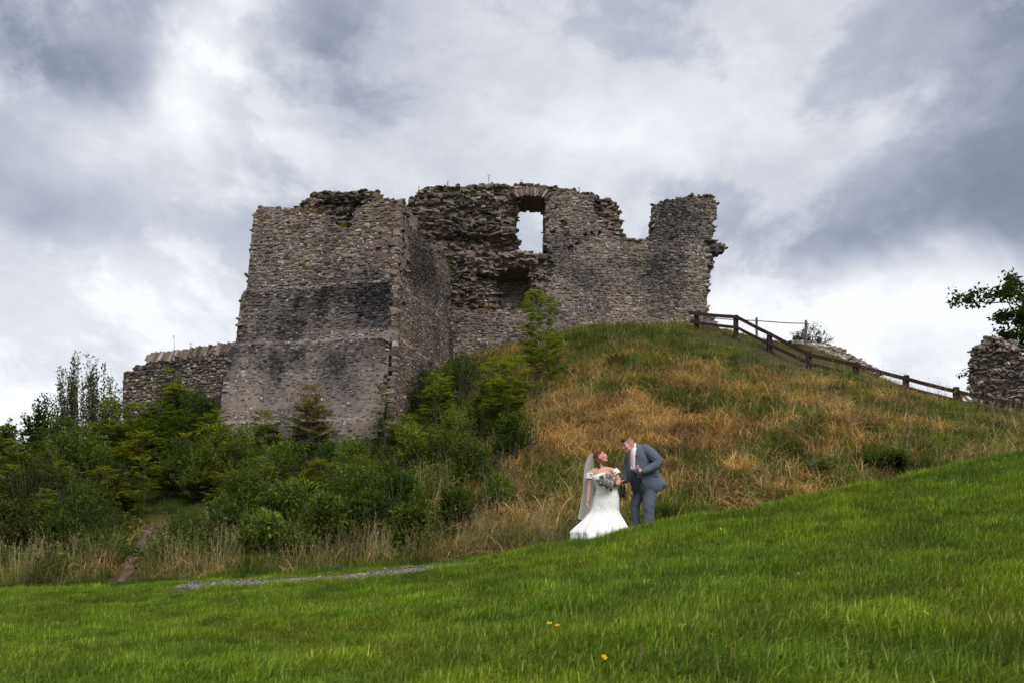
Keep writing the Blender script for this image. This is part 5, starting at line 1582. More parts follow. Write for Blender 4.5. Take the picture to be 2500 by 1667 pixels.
def hand(mb, wrist, d, n, thumb=1, curl=(.5, .7, .5), size=1.0, spread=.12):
    """Palm, four fingers of unequal length bent towards n, and a thumb from the side of the palm."""
    d = norm(np.asarray(d, float)); n = np.asarray(n, float); n = norm(n - d * (n @ d)); s = np.cross(d, n) * thumb
    w = np.asarray(wrist, float)
    palm = [w - d * .02 * size, w + d * .03 * size, w + d * .06 * size, w + d * .088 * size]
    V, Fc = tube_arrays(palm, np.array([[.028, .024], [.036, .017], [.042, .016], [.040, .013]]) * size, 12, up=n)
    mb.add(V, Fc)
    for k, (off, L) in enumerate(zip((.030, .010, -.010, -.029), (.070, .078, .072, .056))):
        p = w + d * .082 * size + s * off * size
        a = spread * (1.5 - k) / 1.5; ang = 0
        pts = [(*p, .0095 * size)]
        dirn = norm(d + s * a * .6)
        for j, (c, fr) in enumerate(zip(curl, (.45, .32, .23))):
            ang += c * (1 + .06 * k)
            p = p + (dirn * math.cos(ang) + n * math.sin(ang)) * L * fr * size
            pts.append((*p, (.0092, .0085, .0072)[j] * size))
        pts = np.array(pts)
        mb.add(*tube_arrays(pts[:, :3], pts[:, 3], 8, up=s))
        for q in pts: ell(mb, q[:3], [q[3]] * 3, nu=8, nv=7)
    p = w + d * .028 * size + s * .030 * size
    pts = [(*p, .014 * size)]
    for (dd, ss, nn, L, r) in ((.65, .65, .25, .034, .0115), (.8, .2, .5, .028, .0100), (.75, -.15, .6, .022, .0085)):
        p = p + norm(d * dd + s * ss + n * nn) * L * size
        pts.append((*p, r * size))
    pts = np.array(pts)
    mb.add(*tube_arrays(pts[:, :3], pts[:, 3], 8, up=n))
    for q in pts: ell(mb, q[:3], [q[3]] * 3, nu=8, nv=7)
def head_shape(mb, c, R, k=1.0, fem=True):
    """Skull, jaw, cheeks, nose, lips, brow and ears in a turned head frame."""
    c = np.asarray(c, float)
    def e(p, r): ell(mb, c + R @ (np.asarray(p) * k), np.asarray(r) * k, R, 18, 13)
    e((0, -.018, .032), (.073, .096, .086)); e((0, .022, -.02), (.066, .072, .085))
    jw = .052 if fem else .062
    e((0, .034, -.065), (jw, .055, .048)); e((0, .072, -.098), (.022, .020, .018) if fem else (.028, .022, .020))
    for s in (-1, 1):
        e((s * .036, .066, -.028), (.027, .024, .026)); e((s * .030, .081, .024), (.028, .013, .009))
        e((s * .072, -.004, -.006), (.010, .020, .031)); e((s * .078, -.012, .004), (.008, .014, .020))
        e((s * .012, .095, -.035), (.008, .009, .0075))
        e((s * .031, .078, .004), (.016, .010, .009))
    a, b = c + R @ (np.array((0, .085, .018)) * k), c + R @ (np.array((0, .108, -.028)) * k)
    mb.add(*tube_arrays([a, (a + b) / 2 + R @ np.array((0, .002, 0)), b], np.array([.008, .0098, .0115]) * k, 10))
    e((0, .105, -.032), (.0118, .011, .010))
    e((0, .089, -.056), (.024, .012, .006)); e((0, .088, -.078), (.020, .011, .007))
def face_colors(co, c, R, k, base, cheek, lip, fade=None):
    q = ((co - np.asarray(c)) @ R) / k
    col = np.tile(np.asarray(base, float), (len(co), 1))
    inh = (np.abs(q) < .2).all(1)
    for s in (-1, 1):
        g = np.exp(-(((q - np.array((s * .038, .08, -.03))) / .026) ** 2).sum(1)) * inh
        col = col * (1 - .7 * g[:, None]) + np.asarray(cheek) * .7 * g[:, None]
        g = np.exp(-(((q - np.array((s * .08, -.005, 0))) / .025) ** 2).sum(1)) * inh
        col = col * (1 - .6 * g[:, None]) + np.asarray(cheek) * .6 * g[:, None]
    g = np.exp(-(((q - np.array((0, .112, -.032))) / .014) ** 2).sum(1)) * inh
    col = col * (1 - .5 * g[:, None]) + np.asarray(cheek) * .5 * g[:, None]
    for z in (-.055, -.081):
        g = np.clip(np.exp(-(((q - np.array((0, .096, z))) / np.array((.026, .02, .006))) ** 2).sum(1)) * 1.4, 0, 1) * inh
        col = col * (1 - g[:, None]) + np.asarray(lip) * g[:, None]
    if fade is not None:
        g = sstep(-.005, .05, q[:, 2]) * sstep(.055, .02, q[:, 1]) * inh
        col = col * (1 - .75 * g[:, None]) + np.asarray(fade) * .75 * g[:, None]
    return col
def loft(rows, k=48, fold=None):
    """rows of (z, cx, cy, rx, ry); fold(phi, row fraction) -> radial factor. Returns V, quads, phi grid."""
    rows = np.asarray(rows, float); n = len(rows)
    phi = np.linspace(0, 2 * np.pi, k, endpoint=False)
    V = []
    for i, (z, cx, cy, rx, ry) in enumerate(rows):
        f = 1 + (fold(phi, i / (n - 1)) if fold is not None else 0)
        V.append(np.stack([cx + rx * np.cos(phi) * f, cy + ry * np.sin(phi) * f, np.full(k, z)], -1))
    i, j = np.meshgrid(np.arange(n - 1), np.arange(k), indexing='ij'); j2 = (j + 1) % k
    return np.concatenate(V), np.stack([i * k + j, i * k + j2, (i + 1) * k + j2, (i + 1) * k + j], -1).reshape(-1, 4)
def dense_rows(rows, n):
    rows = np.asarray(rows, float); o = np.argsort(rows[:, 0]); rows = rows[o]
    z = np.linspace(rows[0, 0], rows[-1, 0], n)
    q = smooth_path(rows, 6)
    return np.stack([z] + [np.interp(z, q[:, 0], q[:, c]) for c in range(1, rows.shape[1])], -1)
def obj_on(name, me, mat, root):
    return link(name, me, mat, root)
def mb_on(name, mb, mat, root, smooth=True):
    return mb.build(name, mat, root, smooth)

M_SKIN = mat_attr('skin', .5, .35, 60, .12, .002, .05)
M_HAIR = mat_attr('hair', .45, .4, 150, .5, .004, .35)
M_WHITE = mat_plain('bridal_satin', (.84, .83, .82), .55, .3, 55, .10, .003)
M_LACE = mat_plain('lace', (.80, .79, .77), .8, .2, 160, .9, .006, .1)
M_SUIT = mat_plain('suit_cloth', (.098, .114, .146), .75, .25, 220, .12, .001, .10)
M_SHADE_LABEL = mat_plain('shade_and_label', (.020, .021, .026), .6, .3, 60, .1, .002)  # jacket panel's shadow as a near-black colour; also the bottle label
M_SHIRT = mat_plain('white_shirt', (.78, .78, .80), .6, .3, 80, .1, .002)
M_TIE = mat_plain('pink_tie', (.62, .32, .40), .45, .4, 200, .2, .001)
M_SHOE = mat_plain('brown_leather', (.09, .04, .02), .35, .5, 30, .1, .002)
M_DARK = mat_plain('dark_mouth', (.05, .012, .012), .6, .2)
M_TOOTH = mat_plain('teeth', (.8, .78, .72), .3, .5)
M_EYE = mat_plain('eye_dark', (.015, .010, .008), .3, .5)
M_METAL = mat_plain('silver', (.7, .68, .64), .25, .5, Metallic=1.0)
M_PETAL = mat_attr('petal', .6, .3, 90, .15, .002, .06, .25)
def mat_veil():
    m, t = new_mat('veil_tulle')
    p = t.n('ShaderNodeTexCoord').outputs['Object']
    d0 = principled(t, (.80, .79, .75), .8, .1)
    tl_ = t.n('ShaderNodeBsdfTranslucent'); tl_.inputs[0].default_value = (.80, .79, .75, 1)
    d = t.n('ShaderNodeMixShader'); d.inputs[0].default_value = .5
    t.put(d.inputs[1], d0.outputs[0]); t.put(d.inputs[2], tl_.outputs[0])
    tr = t.n('ShaderNodeBsdfTransparent')
    mx = t.n('ShaderNodeMixShader')
    t.put(mx.inputs[0], t.m('ADD', .66, t.m('MULTIPLY', t.noise(t.vm('MULTIPLY', p, (14, 14, 1.5)), 1.0, 2, .5), .32)))
    t.put(mx.inputs[1], tr.outputs[0]); t.put(mx.inputs[2], d.outputs[0])
    finish(t, mx)
    return m
M_VEIL = mat_veil()
def mat_glass(name, color, rough=.03):
    m, t = new_mat(name)
    g = t.n('ShaderNodeBsdfPrincipled')
    g.inputs['Base Color'].default_value = (*color, 1); g.inputs['Roughness'].default_value = rough
    g.inputs['Transmission Weight'].default_value = .9; g.inputs['IOR'].default_value = 1.45
    finish(t, g)
    return m
M_GLASS = mat_glass('clear_glass', (1, 1, 1))
M_BOTTLE = mat_plain('bottle_glass', (.006, .010, .006), .08, .6)
M_FOIL = mat_plain('dark_foil', (.012, .012, .012), .3, .5, 60, .2, .002)

PS = 693.0                                   # photograph crop units per metre at the couple
# ---- the bride
BO = P(1470.7, 1312.6, 14.35)
BO[2] = Hs(BO[0], BO[1])
bride = empty('person', BO, 'laughing woman in a white off-shoulder wedding gown and long veil, looking up at the man', 'person'); bride['kind'] = 'thing'
def B(cx, cy, y=0.0): return np.array([(cx - 560) / PS, y, (1430 - cy) / PS])
def Br(cx, cy, y, r): return (*B(cx, cy, y), r)
hc, hR = B(540, 424, -.01), frame_of((.80, -.50, .42))
mb = MB()
head_shape(mb, hc, hR, 1.06, True)
limb_tube(mb, [Br(525, 475, .015, .052), Br(528, 525, .02, .050), Br(540, 590, .02, .062)])
limb_tube(mb, [Br(420, 622, .02, .050), Br(480, 592, .02, .055), Br(545, 580, .015, .058), Br(615, 580, .02, .055), Br(680, 590, .02, .050)])
ell(mb, B(556, 660, -.005), (.178, .118, .125)); ell(mb, B(545, 600, .0), (.11, .072, .07)); ell(mb, B(500, 705, -.05), (.075, .07, .07)); ell(mb, B(615, 705, -.05), (.075, .07, .07))
limb_tube(mb, [Br(555, 680, .01, .12), Br(600, 830, .02, .105), Br(605, 930, .03, .14), Br(600, 1020, .03, .13)])
limb_tube(mb, [Br(570, 1020, .02, .085), Br(560, 1200, .02, .06), Br(550, 1400, .03, .04)]); limb_tube(mb, [Br(640, 1020, .03, .085), Br(650, 1200, .04, .06), Br(660, 1400, .04, .04)])
limb_tube(mb, [Br(412, 622, .02, .050), Br(402, 670, .01, .053), Br(396, 780, .02, .045), Br(385, 880, .0, .041), Br(370, 985, -.04, .028)])
limb_tube(mb, [Br(685, 592, .02, .050), Br(718, 635, .01, .055), Br(762, 725, .0, .051), Br(735, 762, -.10, .046), Br(672, 782, -.20, .030)])
hand(mb, B(369, 988, -.04), (.10, -.10, -1), (.75, -.5, .1), 1, (.55, .8, .6), .92)
hand(mb, B(668, 783, -.205), (-.9, -.35, .05), (.1, .6, -.4), -1, (.6, .8, .6), .92)
me, co = remesh(mb, .0055, 4)
col = face_colors(co, hc, hR, 1.06, (.62, .32, .245), (.66, .25, .19), (.50, .11, .10))
col = col * (1 - .10 * sstep(1.3, 1.1, co[:, 2]))[:, None]
set_col(me, col)
obj_on('body', me, M_SKIN, bride)
def feature(p, r, name, mat, root, c, R, k=1.0, col=(1, 1, 1)):
    m = MB(); ell(m, np.asarray(c) + R @ (np.asarray(p) * k), np.asarray(r) * k, R, 12, 9)
    m.C = [np.tile(col, (len(v), 1)) for v in m.V]
    return mb_on(name, m, mat, root)
for s in (-1, 1):
    feature((s * .031, .0885, .004), (.0125, .0045, .0028), 'eye', M_EYE, bride, hc, hR, 1.06)
    m = MB(); q = [hc + hR @ (1.06 * np.array((s * (.014 + .034 * t), .0945 - .018 * t * t, .030 + .006 * math.sin(t * 2.6)))) for t in np.linspace(0, 1, 6)]
    m.add(*tube_arrays(q, [.0028, .0036, .0036, .003, .0024, .001], 6), (.07, .035, .02)); mb_on('eyebrow', m, M_HAIR, bride)
feature((0, .0955, -.068), (.0205, .0065, .0125), 'open_mouth', M_DARK, bride, hc, hR, 1.06)
feature((0, .0985, -.0615), (.017, .005, .0045), 'teeth', M_TOOTH, bride, hc, hR, 1.06)
feature((-.079, -.004, -.043), (.005, .005, .007), 'earring', M_METAL, bride, hc, hR, 1.06)
feature((.079, -.004, -.043), (.005, .005, .007), 'earring', M_METAL, bride, hc, hR, 1.06)
mb = MB()
def he(p, r): ell(mb, hc + hR @ (np.asarray(p) * 1.06), np.asarray(r) * 1.06, hR, 20, 13)
he((0, -.032, .045), (.081, .094, .084)); he((0, -.075, -.02), (.070, .062, .085)); he((0, -.085, -.085), (.052, .045, .060)); he((-.045, .010, .070), (.040, .060, .040)); he((.045, .010, .070), (.040, .060, .040))
he((-.066, -.022, .012), (.020, .042, .060)); he((.066, -.022, .012), (.020, .042, .060)); he((.062, -.06, -.06), (.028, .035, .06)); he((-.062, -.06, -.06), (.028, .035, .06)); he((.045, -.075, -.13), (.03, .03, .05))
me, co = remesh(mb, .006, 3, lambda c: .006 * (fbm(c[:, 0] * 60, c[:, 1] * 60, c[:, 2] * 14, 2) - .5))
hl = sstep(.55, .75, fbm(co[:, 0] * 70, co[:, 1] * 70, co[:, 2] * 12, 2))
set_col(me, np.array((.085, .024, .010)) * (1 - hl[:, None]) + np.array((.26, .10, .040)) * hl[:, None])
obj_on('hair', me, M_HAIR, bride)
# gown: fitted bodice, hips, fishtail skirt gathered up by her right hand
def row(cy, l, r, y, ry): 
    a, b = B(l, cy), B(r, cy)
    return (a[2], (a[0] + b[0]) / 2, y, (b[0] - a[0]) / 2, ry)
rows = dense_rows([row(640, 434, 700, -.01, .122), row(665, 430, 706, -.025, .138), row(710, 436, 714, -.03, .145), row(760, 460, 726, -.0, .13), row(820, 480, 742, .01, .122), row(880, 466, 758, .02, .145), row(950, 446, 772, .03, .165), row(1030, 425, 771, .03, .168), row(1100, 400, 772, .02, .165),
                   row(1160, 352, 800, .02, .19), row(1220, 305, 832, .02, .24), row(1300, 232, 866, .02, .31), row(1360, 192, 890, .02, .36), row(1400, 205, 900, .02, .38), row(1480, 205, 912, .02, .40)], 74)
def gown_fold(phi, f):
    low = (1 - f)                                        # rows run upward from the hem
    a = .12 * sstep(.40, 1.0, low) ** 1.1
    w = a * (np.sin(9 * phi + 3 * low) * .6 + np.sin(14 * phi + 1.3 - 2 * low) * .4 + .5 * np.sin(5 * phi + 4 * low))
    return w + .006 * np.sin(23 * phi + 9 * low) + .008 * np.sin(phi * 2 + f * 40) * sstep(.4, .55, f) * sstep(.8, .6, f)
V, Q = loft(rows, 120, gown_fold)
# sweetheart neckline: the topmost rows dip in the middle of the bust
topz = V[:, 2].max()
fr = sstep(topz - .10, topz, V[:, 2]); ang = np.arctan2(V[:, 1] + .02, V[:, 0])
V[:, 2] += fr * .02 * np.cos(2 * (ang + np.pi / 2) * 1.0) * (V[:, 1] < 0)
hem = V[:, 2].min()
obj_on('gown', mesh_from('gown', V, Q, None, True), M_WHITE, bride)
m = MB()                                                   # lace band of applique round the thighs and the gown's scalloped hem
rr = rows[(rows[:, 0] > .50) & (rows[:, 0] < .64)]
rr = rr + np.array([0, 0, 0, .004, .004])
V, Q = loft(rr, 120, lambda p, f: gown_fold(p, .36) * 1.0 + .004 * np.sin(30 * p + 8 * f))
ns = 420                                                   # small embroidered leaves sewn over the hips and bodice
zs = np.where(rng.random(ns) < .55, rng.normal(.55, .055, ns), rng.uniform(.72, 1.08, ns)); ph = rng.uniform(0, 2 * np.pi, ns)
cr = [np.interp(zs, rows[:, 0], rows[:, i]) for i in range(1, 5)]
pp = np.stack([cr[0] + (cr[2] + .003) * np.cos(ph), cr[1] + (cr[3] + .003) * np.sin(ph), zs], -1); nr = np.stack([np.cos(ph), np.sin(ph), 0 * ph], -1)
tg = np.stack([-np.sin(ph), np.cos(ph), 0 * ph], -1); an = rng.uniform(0, 2 * np.pi, ns)[:, None]
Vl, Tl = leaf_batch(pp, tg * np.cos(an) + np.array([0, 0, 1.0]) * np.sin(an), nr, rng.uniform(.02, .045, ns), rng.uniform(.010, .020, ns))
put_leaves(m, Vl, Tl, np.ones((ns, 3))); mb_on('lace_applique', m, M_LACE, bride)
def sleeve(pts, amp):
    """Ruffled lace band worn off the shoulder."""
    q = smooth_path(pts, 5); k = 40
    V, Fc = tube_arrays(q[:, :3], q[:, 3], k, cap=False)
    n = len(q); a = np.arange(k)
    V = V.reshape(n, k, 3); c = q[:, None, :3]
    fr = np.linspace(0, 1, n)[:, None, None]
    V = c + (V - c) * (1 + (amp * np.sin(a * 2 * np.pi / k * 11)[None, :, None] + rng.normal(0, .03, (n, k, 1))) * (.3 + fr))
    m = MB(); m.add(V.reshape(-1, 3), Fc); return mb_on('lace_sleeve', m, M_LACE, bride)
sleeve([Br(404, 622, .01, .060), Br(399, 650, .01, .066), Br(394, 690, .012, .074)], .07)
sleeve([Br(706, 580, .015, .060), Br(722, 605, .01, .067), Br(738, 636, .006, .076)], .07)
m = MB()
m.add(*tube_arrays([B(434, 640, -.10), B(410, 632, -.05), B(392, 640, .0)], [.014, .02, .016], 8)); m.add(*tube_arrays([B(690, 622, -.10), B(712, 600, -.06), B(726, 604, -.02)], [.014, .02, .016], 8))
mb_on('lace_strap', m, M_LACE, bride)
def torus(c, R_, r, ax, n=24, k=6):
    ax = norm(np.asarray(ax, float)); u = norm(np.cross(ax, (.3, .5, .8))); v = np.cross(ax, u)
    a = np.linspace(0, 2 * np.pi, n + 1)
    return tube_arrays(np.asarray(c) + R_ * (np.cos(a)[:, None] * u + np.sin(a)[:, None] * v), r, k, cap=False, up=ax)
m = MB(); m.add(*torus(B(373, 972, -.035), .033, .004, B(385, 880) - B(370, 985))); mb_on('bracelet', m, M_METAL, bride)
# veil
vr = [(372, 424, 452, .075), (395, 398, 456, .085), (440, 376, 460, .10), (520, 353, 464, .13), (620, 340, 470, .15), (720, 335, 474, .16), (820, 328, 470, .165), (920, 315, 456, .17), (1020, 297, 446, .175), (1110, 281, 436, .18), (1160, 271, 430, .18), (1192, 268, 428, .18)]
vr = np.array(vr, float); zq = np.linspace(372, 1192, 50); nn = 64
ll, rr_, yy = [np.interp(zq, vr[:, 0], vr[:, c]) for c in (1, 2, 3)]
t = np.linspace(0, 1, nn)
V = []
for cy, l, r, y in zip(zq, ll, rr_, yy):
    g = (cy - 372) / 820
    wv = .022 * (.25 + g) * (np.sin(t * 17 + 2 * g) * .6 + np.sin(t * 9 + 1 + 3 * g) * .6)
    p = B(0, cy); V.append(np.stack([(l + (r - l) * t - 560) / PS + .3 * wv * .3, y + wv - .05 * (t - .5) ** 2, np.full(nn, p[2]) + .012 * np.sin(t * 25) * (g > .99)], -1))
V = np.concatenate(V); i, j = np.meshgrid(np.arange(49), np.arange(nn - 1), indexing='ij')
Q = np.stack([i * nn + j, i * nn + j + 1, (i + 1) * nn + j + 1, (i + 1) * nn + j], -1).reshape(-1, 4)
veil = obj_on('veil', mesh_from('veil', V, Q, None, True), M_VEIL, bride)
m = MB(); e = V[-nn:]
m.add(*tube_arrays(e, .004, 5, cap=False)); m.add(*tube_arrays(V[::nn], .0035, 5, cap=False)); mb_on('veil_edge', m, M_LACE, veil)

# ---- the groom
GO = P(1573.4, 1288.9, 14.45)
GO[2] = Hs(GO[0], GO[1])
groom = empty('person', GO, 'man in a grey three-button suit and pink tie bending towards the bride', 'person'); groom['kind'] = 'thing'
groom['label'] = 'man in a grey suit and pink tie bending towards the bride'
def G(cx, cy, y=0.0): return np.array([(cx - 1080) / PS, y, (1310 - cy) / PS])
def Gr(cx, cy, y, r): return (*G(cx, cy, y), r)
gc, gR, gk = G(868, 268, -.06), frame_of((-.84, -.42, -.36), (-.25, 0, 1)), 1.16
mb = MB()
head_shape(mb, gc, gR, gk, False)
limb_tube(mb, [Gr(905, 290, -.03, .075), Gr(935, 330, -.01, .074), Gr(975, 390, .0, .08)])
limb_tube(mb, [Gr(985, 400, .0, .15), Gr(1050, 600, .0, .19), Gr(1100, 780, .0, .16)])
limb_tube(mb, [Gr(1130, 820, -.09, .10), Gr(1115, 1060, -.12, .07), Gr(1125, 1290, -.08, .045)]); limb_tube(mb, [Gr(1050, 820, .09, .10), Gr(978, 1040, .12, .07), Gr(998, 1290, .16, .045)])
limb_tube(mb, [Gr(1080, 385, -.12, .05), Gr(1208, 505, -.27, .048), Gr(1015, 612, -.33, .034)])
limb_tube(mb, [Gr(905, 410, .18, .06), Gr(870, 600, .10, .05), Gr(828, 715, .02, .034)])
hand(mb, G(1012, 612, -.335), (-1, -.05, .18), (.15, .75, -.65), -1, (.75, .95, .6), 1.08)
hand(mb, G(830, 712, .015), (-.75, -.25, -.2), (-.2, -.3, -.9), 1, (.8, .9, .6), 1.08)
me, co = remesh(mb, .006, 2)
set_col(me, face_colors(co, gc, gR, gk, (.60, .275, .205), (.62, .20, .15), (.46, .13, .11), (.13, .08, .065)))
obj_on('body', me, M_SKIN, groom)
for s in (-1, 1):
    feature((s * .031, .0885, .004), (.0125, .0045, .0026), 'eye', M_EYE, groom, gc, gR, gk)
    m = MB(); q = [gc + gR @ (np.array((s * (.014 + .034 * t), .0955 - .018 * t * t, .028 + .004 * math.sin(t * 2.6))) * gk) for t in np.linspace(0, 1, 6)]
    m.add(*tube_arrays(q, [.004, .005, .005, .0045, .003, .001], 6), (.035, .02, .014)); mb_on('eyebrow', m, M_HAIR, groom)
feature((0, .0965, -.066), (.0215, .005, .0045), 'smile', M_TOOTH, groom, gc, gR, gk)
mb = MB()
def ge(p, r): ell(mb, gc + gR @ (np.asarray(p) * gk), np.asarray(r) * gk, gR, 20, 13)
ge((0, -.002, .076), (.060, .082, .044)); ge((0, .050, .084), (.046, .036, .026)); ge((0, -.06, .055), (.060, .045, .05)); ge((0, -.072, .03), (.050, .032, .045))
me, co = remesh(mb, .006, 2, lambda c: .008 * (fbm(c[:, 0] * 70, c[:, 1] * 70, c[:, 2] * 70, 2) - .5))
set_col(me, np.tile((.022, .014, .011), (len(co), 1)) * (.7 + .7 * fbm(co[:, 0] * 90, co[:, 1] * 90, co[:, 2] * 90, 2))[:, None])
obj_on('hair', me, M_HAIR, groom)
# jacket
def grow(cy, l, r, y, ry):
    a, b = G(l, cy), G(r, cy)
    return (a[2], (a[0] + b[0]) / 2, y, (b[0] - a[0]) / 2, ry)
JR = [grow(262, 950, 1020, .0, .07), grow(290, 928, 1085, -.005, .13), grow(330, 895, 1140, -.01, .19), grow(380, 872, 1180, -.01, .215), grow(450, 862, 1205, -.01, .225), grow(550, 862, 1232, -.01, .225), grow(650, 872, 1285, -.01, .22), grow(720, 884, 1335, -.005, .22), grow(765, 905, 1366, .0, .22), grow(800, 940, 1345, .0, .22), grow(850, 1000, 1285, .0, .21)]
jrows = dense_rows(JR, 40)
def jloft(off=0.0, k=64, z0=-9, z1=9):
    r = jrows[(jrows[:, 0] >= z0) & (jrows[:, 0] <= z1)].copy(); r[:, 3:] += off
    return loft(r, k)
def jpoint(z, phi, off=0.0):
    c = [np.interp(z, jrows[:, 0], jrows[:, i]) for i in range(1, 5)]
    return np.array([c[0] + (c[2] + off) * math.cos(phi), c[1] + (c[3] + off) * math.sin(phi), z])
mb = MB()
V, Q = jloft(); n = len(jrows)
V = np.concatenate([V, [V[:64].mean(0)], [V[-64:].mean(0)]]); k_ = np.arange(64)
mb.add(V, [Q, np.concatenate([np.stack([np.full(64, n * 64), (k_ + 1) % 64, k_], -1), np.stack([np.full(64, n * 64 + 1), (n - 1) * 64 + k_, (n - 1) * 64 + (k_ + 1) % 64], -1)])])
limb_tube(mb, [Gr(1075, 335, -.12, .10), Gr(1130, 380, -.20, .098), Gr(1190, 455, -.26, .088), Gr(1222, 508, -.285, .080), Gr(1180, 545, -.31, .078), Gr(1100, 590, -.325, .068), Gr(1035, 618, -.335, .058)], 16)
limb_tube(mb, [Gr(915, 385, .14, .085), Gr(890, 480, .16, .08), Gr(872, 600, .12, .074), Gr(850, 680, .05, .062), Gr(842, 712, .03, .055)], 14)
def wrinkles(c):
    a = fbm(c[:, 0] * 5 + c[:, 2] * 9, c[:, 1] * 7, c[:, 2] * 4 - c[:, 0] * 6, 3) - .5
    b = fbm(c[:, 0] * 16 + c[:, 2] * 14, c[:, 1] * 12, c[:, 2] * 10, 2) - .5
    near = np.exp(-(((c - G(1205, 510, -.28)) / .13) ** 2).sum(1))
    return .022 * a + .006 * b + near * .012 * np.sin(c[:, 2] * 120 + c[:, 0] * 90)
me, co = remesh(mb, .009, 2, wrinkles)
obj_on('jacket', me, M_SUIT, groom)
def patch(name, mat, z0, z1, f0, f1, off, n=14, k=8, smooth=True):
    """A strip lying on the jacket between two angle curves (functions of 0..1 downward)."""
    V = []
    for i in range(n):
        t = i / (n - 1); z = z1 + (z0 - z1) * t
        for j in range(k):
            s = j / (k - 1); ph = f0(t) + (f1(t) - f0(t)) * s
            V.append(jpoint(z, ph, off + .010 * math.sin(math.pi * s)))
    i, j = np.meshgrid(np.arange(n - 1), np.arange(k - 1), indexing='ij')
    Q = np.stack([i * k + j, i * k + j + 1, (i + 1) * k + j + 1, (i + 1) * k + j], -1).reshape(-1, 4)
    m = MB(); m.add(np.array(V), Q); return mb_on(name, m, mat, groom, smooth)
zz = lambda cy: (1310 - cy) / PS
rd = math.radians
patch('shirt', M_SHIRT, zz(585), zz(310), lambda t: rd(210 + 6 * t), lambda t: rd(247 - 9 * t), .012)
patch('tie', M_TIE, zz(575), zz(372), lambda t: rd(217), lambda t: rd(228 + 3 * math.sin(t * 3)), .024)
patch('lapel', M_SUIT, zz(640), zz(300), lambda t: rd(245 - 9 * t), lambda t: rd(264 - 26 * t), .022)
patch('lapel', M_SUIT, zz(640), zz(330), lambda t: rd(192 + 18 * t), lambda t: rd(213 + 4 * t), .020)
patch('pocket_flap', M_SUIT, zz(672), zz(650), lambda t: rd(283), lambda t: rd(312), .018, 4, 8)
m = MB(); q = [G(905, 372, -.10), G(925, 345, -.135), G(945, 300, -.13), G(955, 262, -.08), G(962, 250, -.02)]
m.add(*tube_arrays(q, [.012, .016, .018, .018, .014], 8)); q = [G(905, 372, -.10), G(890, 360, -.03), G(905, 320, .06), G(940, 270, .07)]
m.add(*tube_arrays(q, [.012, .016, .018, .014], 8)); mb_on('collar', m, M_SHIRT, groom)
m = MB(); ell(m, G(907, 384, -.12), (.018, .016, .020)); mb_on('tie_knot', m, M_TIE, groom)
# far front panel of the open jacket, its shadow painted in as a near-black sheet
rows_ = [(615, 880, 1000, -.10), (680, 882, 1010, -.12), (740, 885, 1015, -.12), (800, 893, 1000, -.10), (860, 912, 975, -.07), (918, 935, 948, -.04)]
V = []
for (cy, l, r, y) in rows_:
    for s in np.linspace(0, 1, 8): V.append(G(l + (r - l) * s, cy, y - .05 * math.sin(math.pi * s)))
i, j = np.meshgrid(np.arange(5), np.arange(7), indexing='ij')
m = MB(); m.add(np.array(V) - (0, .09, 0), np.stack([i * 8 + j, i * 8 + j + 1, i * 8 + j + 9, i * 8 + j + 8], -1).reshape(-1, 4)); mb_on('panel_shade', m, M_SHADE_LABEL, groom)
# near front skirt of the jacket, cut away towards the hip
V = []
for (cy, l, r, y) in [(640, 985, 1150, -.215), (700, 1000, 1200, -.225), (760, 1030, 1250, -.225), (810, 1070, 1280, -.215), (845, 1120, 1285, -.20), (862, 1170, 1240, -.19)]:
    for s in np.linspace(0, 1, 8): V.append(G(l + (r - l) * s, cy, y - .02 * math.sin(math.pi * s)))
i, j = np.meshgrid(np.arange(5), np.arange(7), indexing='ij')
m = MB(); m.add(np.array(V), np.stack([i * 8 + j, i * 8 + j + 1, i * 8 + j + 9, i * 8 + j + 8], -1).reshape(-1, 4)); mb_on('jacket_skirt', m, M_SUIT, groom)
mb = MB()
limb_tube(mb, [Gr(1150, 800, -.07, .145), Gr(1138, 900, -.09, .132), Gr(1118, 1030, -.12, .112), Gr(1120, 1150, -.10, .104), Gr(1124, 1310, -.08, .106)], 16)
limb_tube(mb, [Gr(1065, 800, .07, .14), Gr(1015, 900, .09, .112), Gr(976, 1020, .12, .088), Gr(982, 1150, .14, .076), Gr(1000, 1310, .16, .074)], 16)
ell(mb, G(1110, 790, .0), (.19, .17, .13))
me, co = remesh(mb, .010, 2, lambda c: .018 * (fbm(c[:, 0] * 6 + c[:, 2] * 8, c[:, 1] * 8, c[:, 2] * 7 - c[:, 0] * 5, 3) - .5) + .003 * np.sin(c[:, 2] * 42 + c[:, 0] * 30) * np.exp(-((c[:, 2] - .35) / .13) ** 2))
obj_on('trousers', me, M_SUIT, groom)
for (cx, y) in ((1095, -.10), (975, .14)):
    m = MB(); ell(m, G(cx, 1312, y), (.13, .048, .045)); ell(m, G(cx + 55, 1305, y), (.05, .045, .06)); me, co = remesh(m, .012, 2); obj_on('shoe', me, M_SHOE, groom)
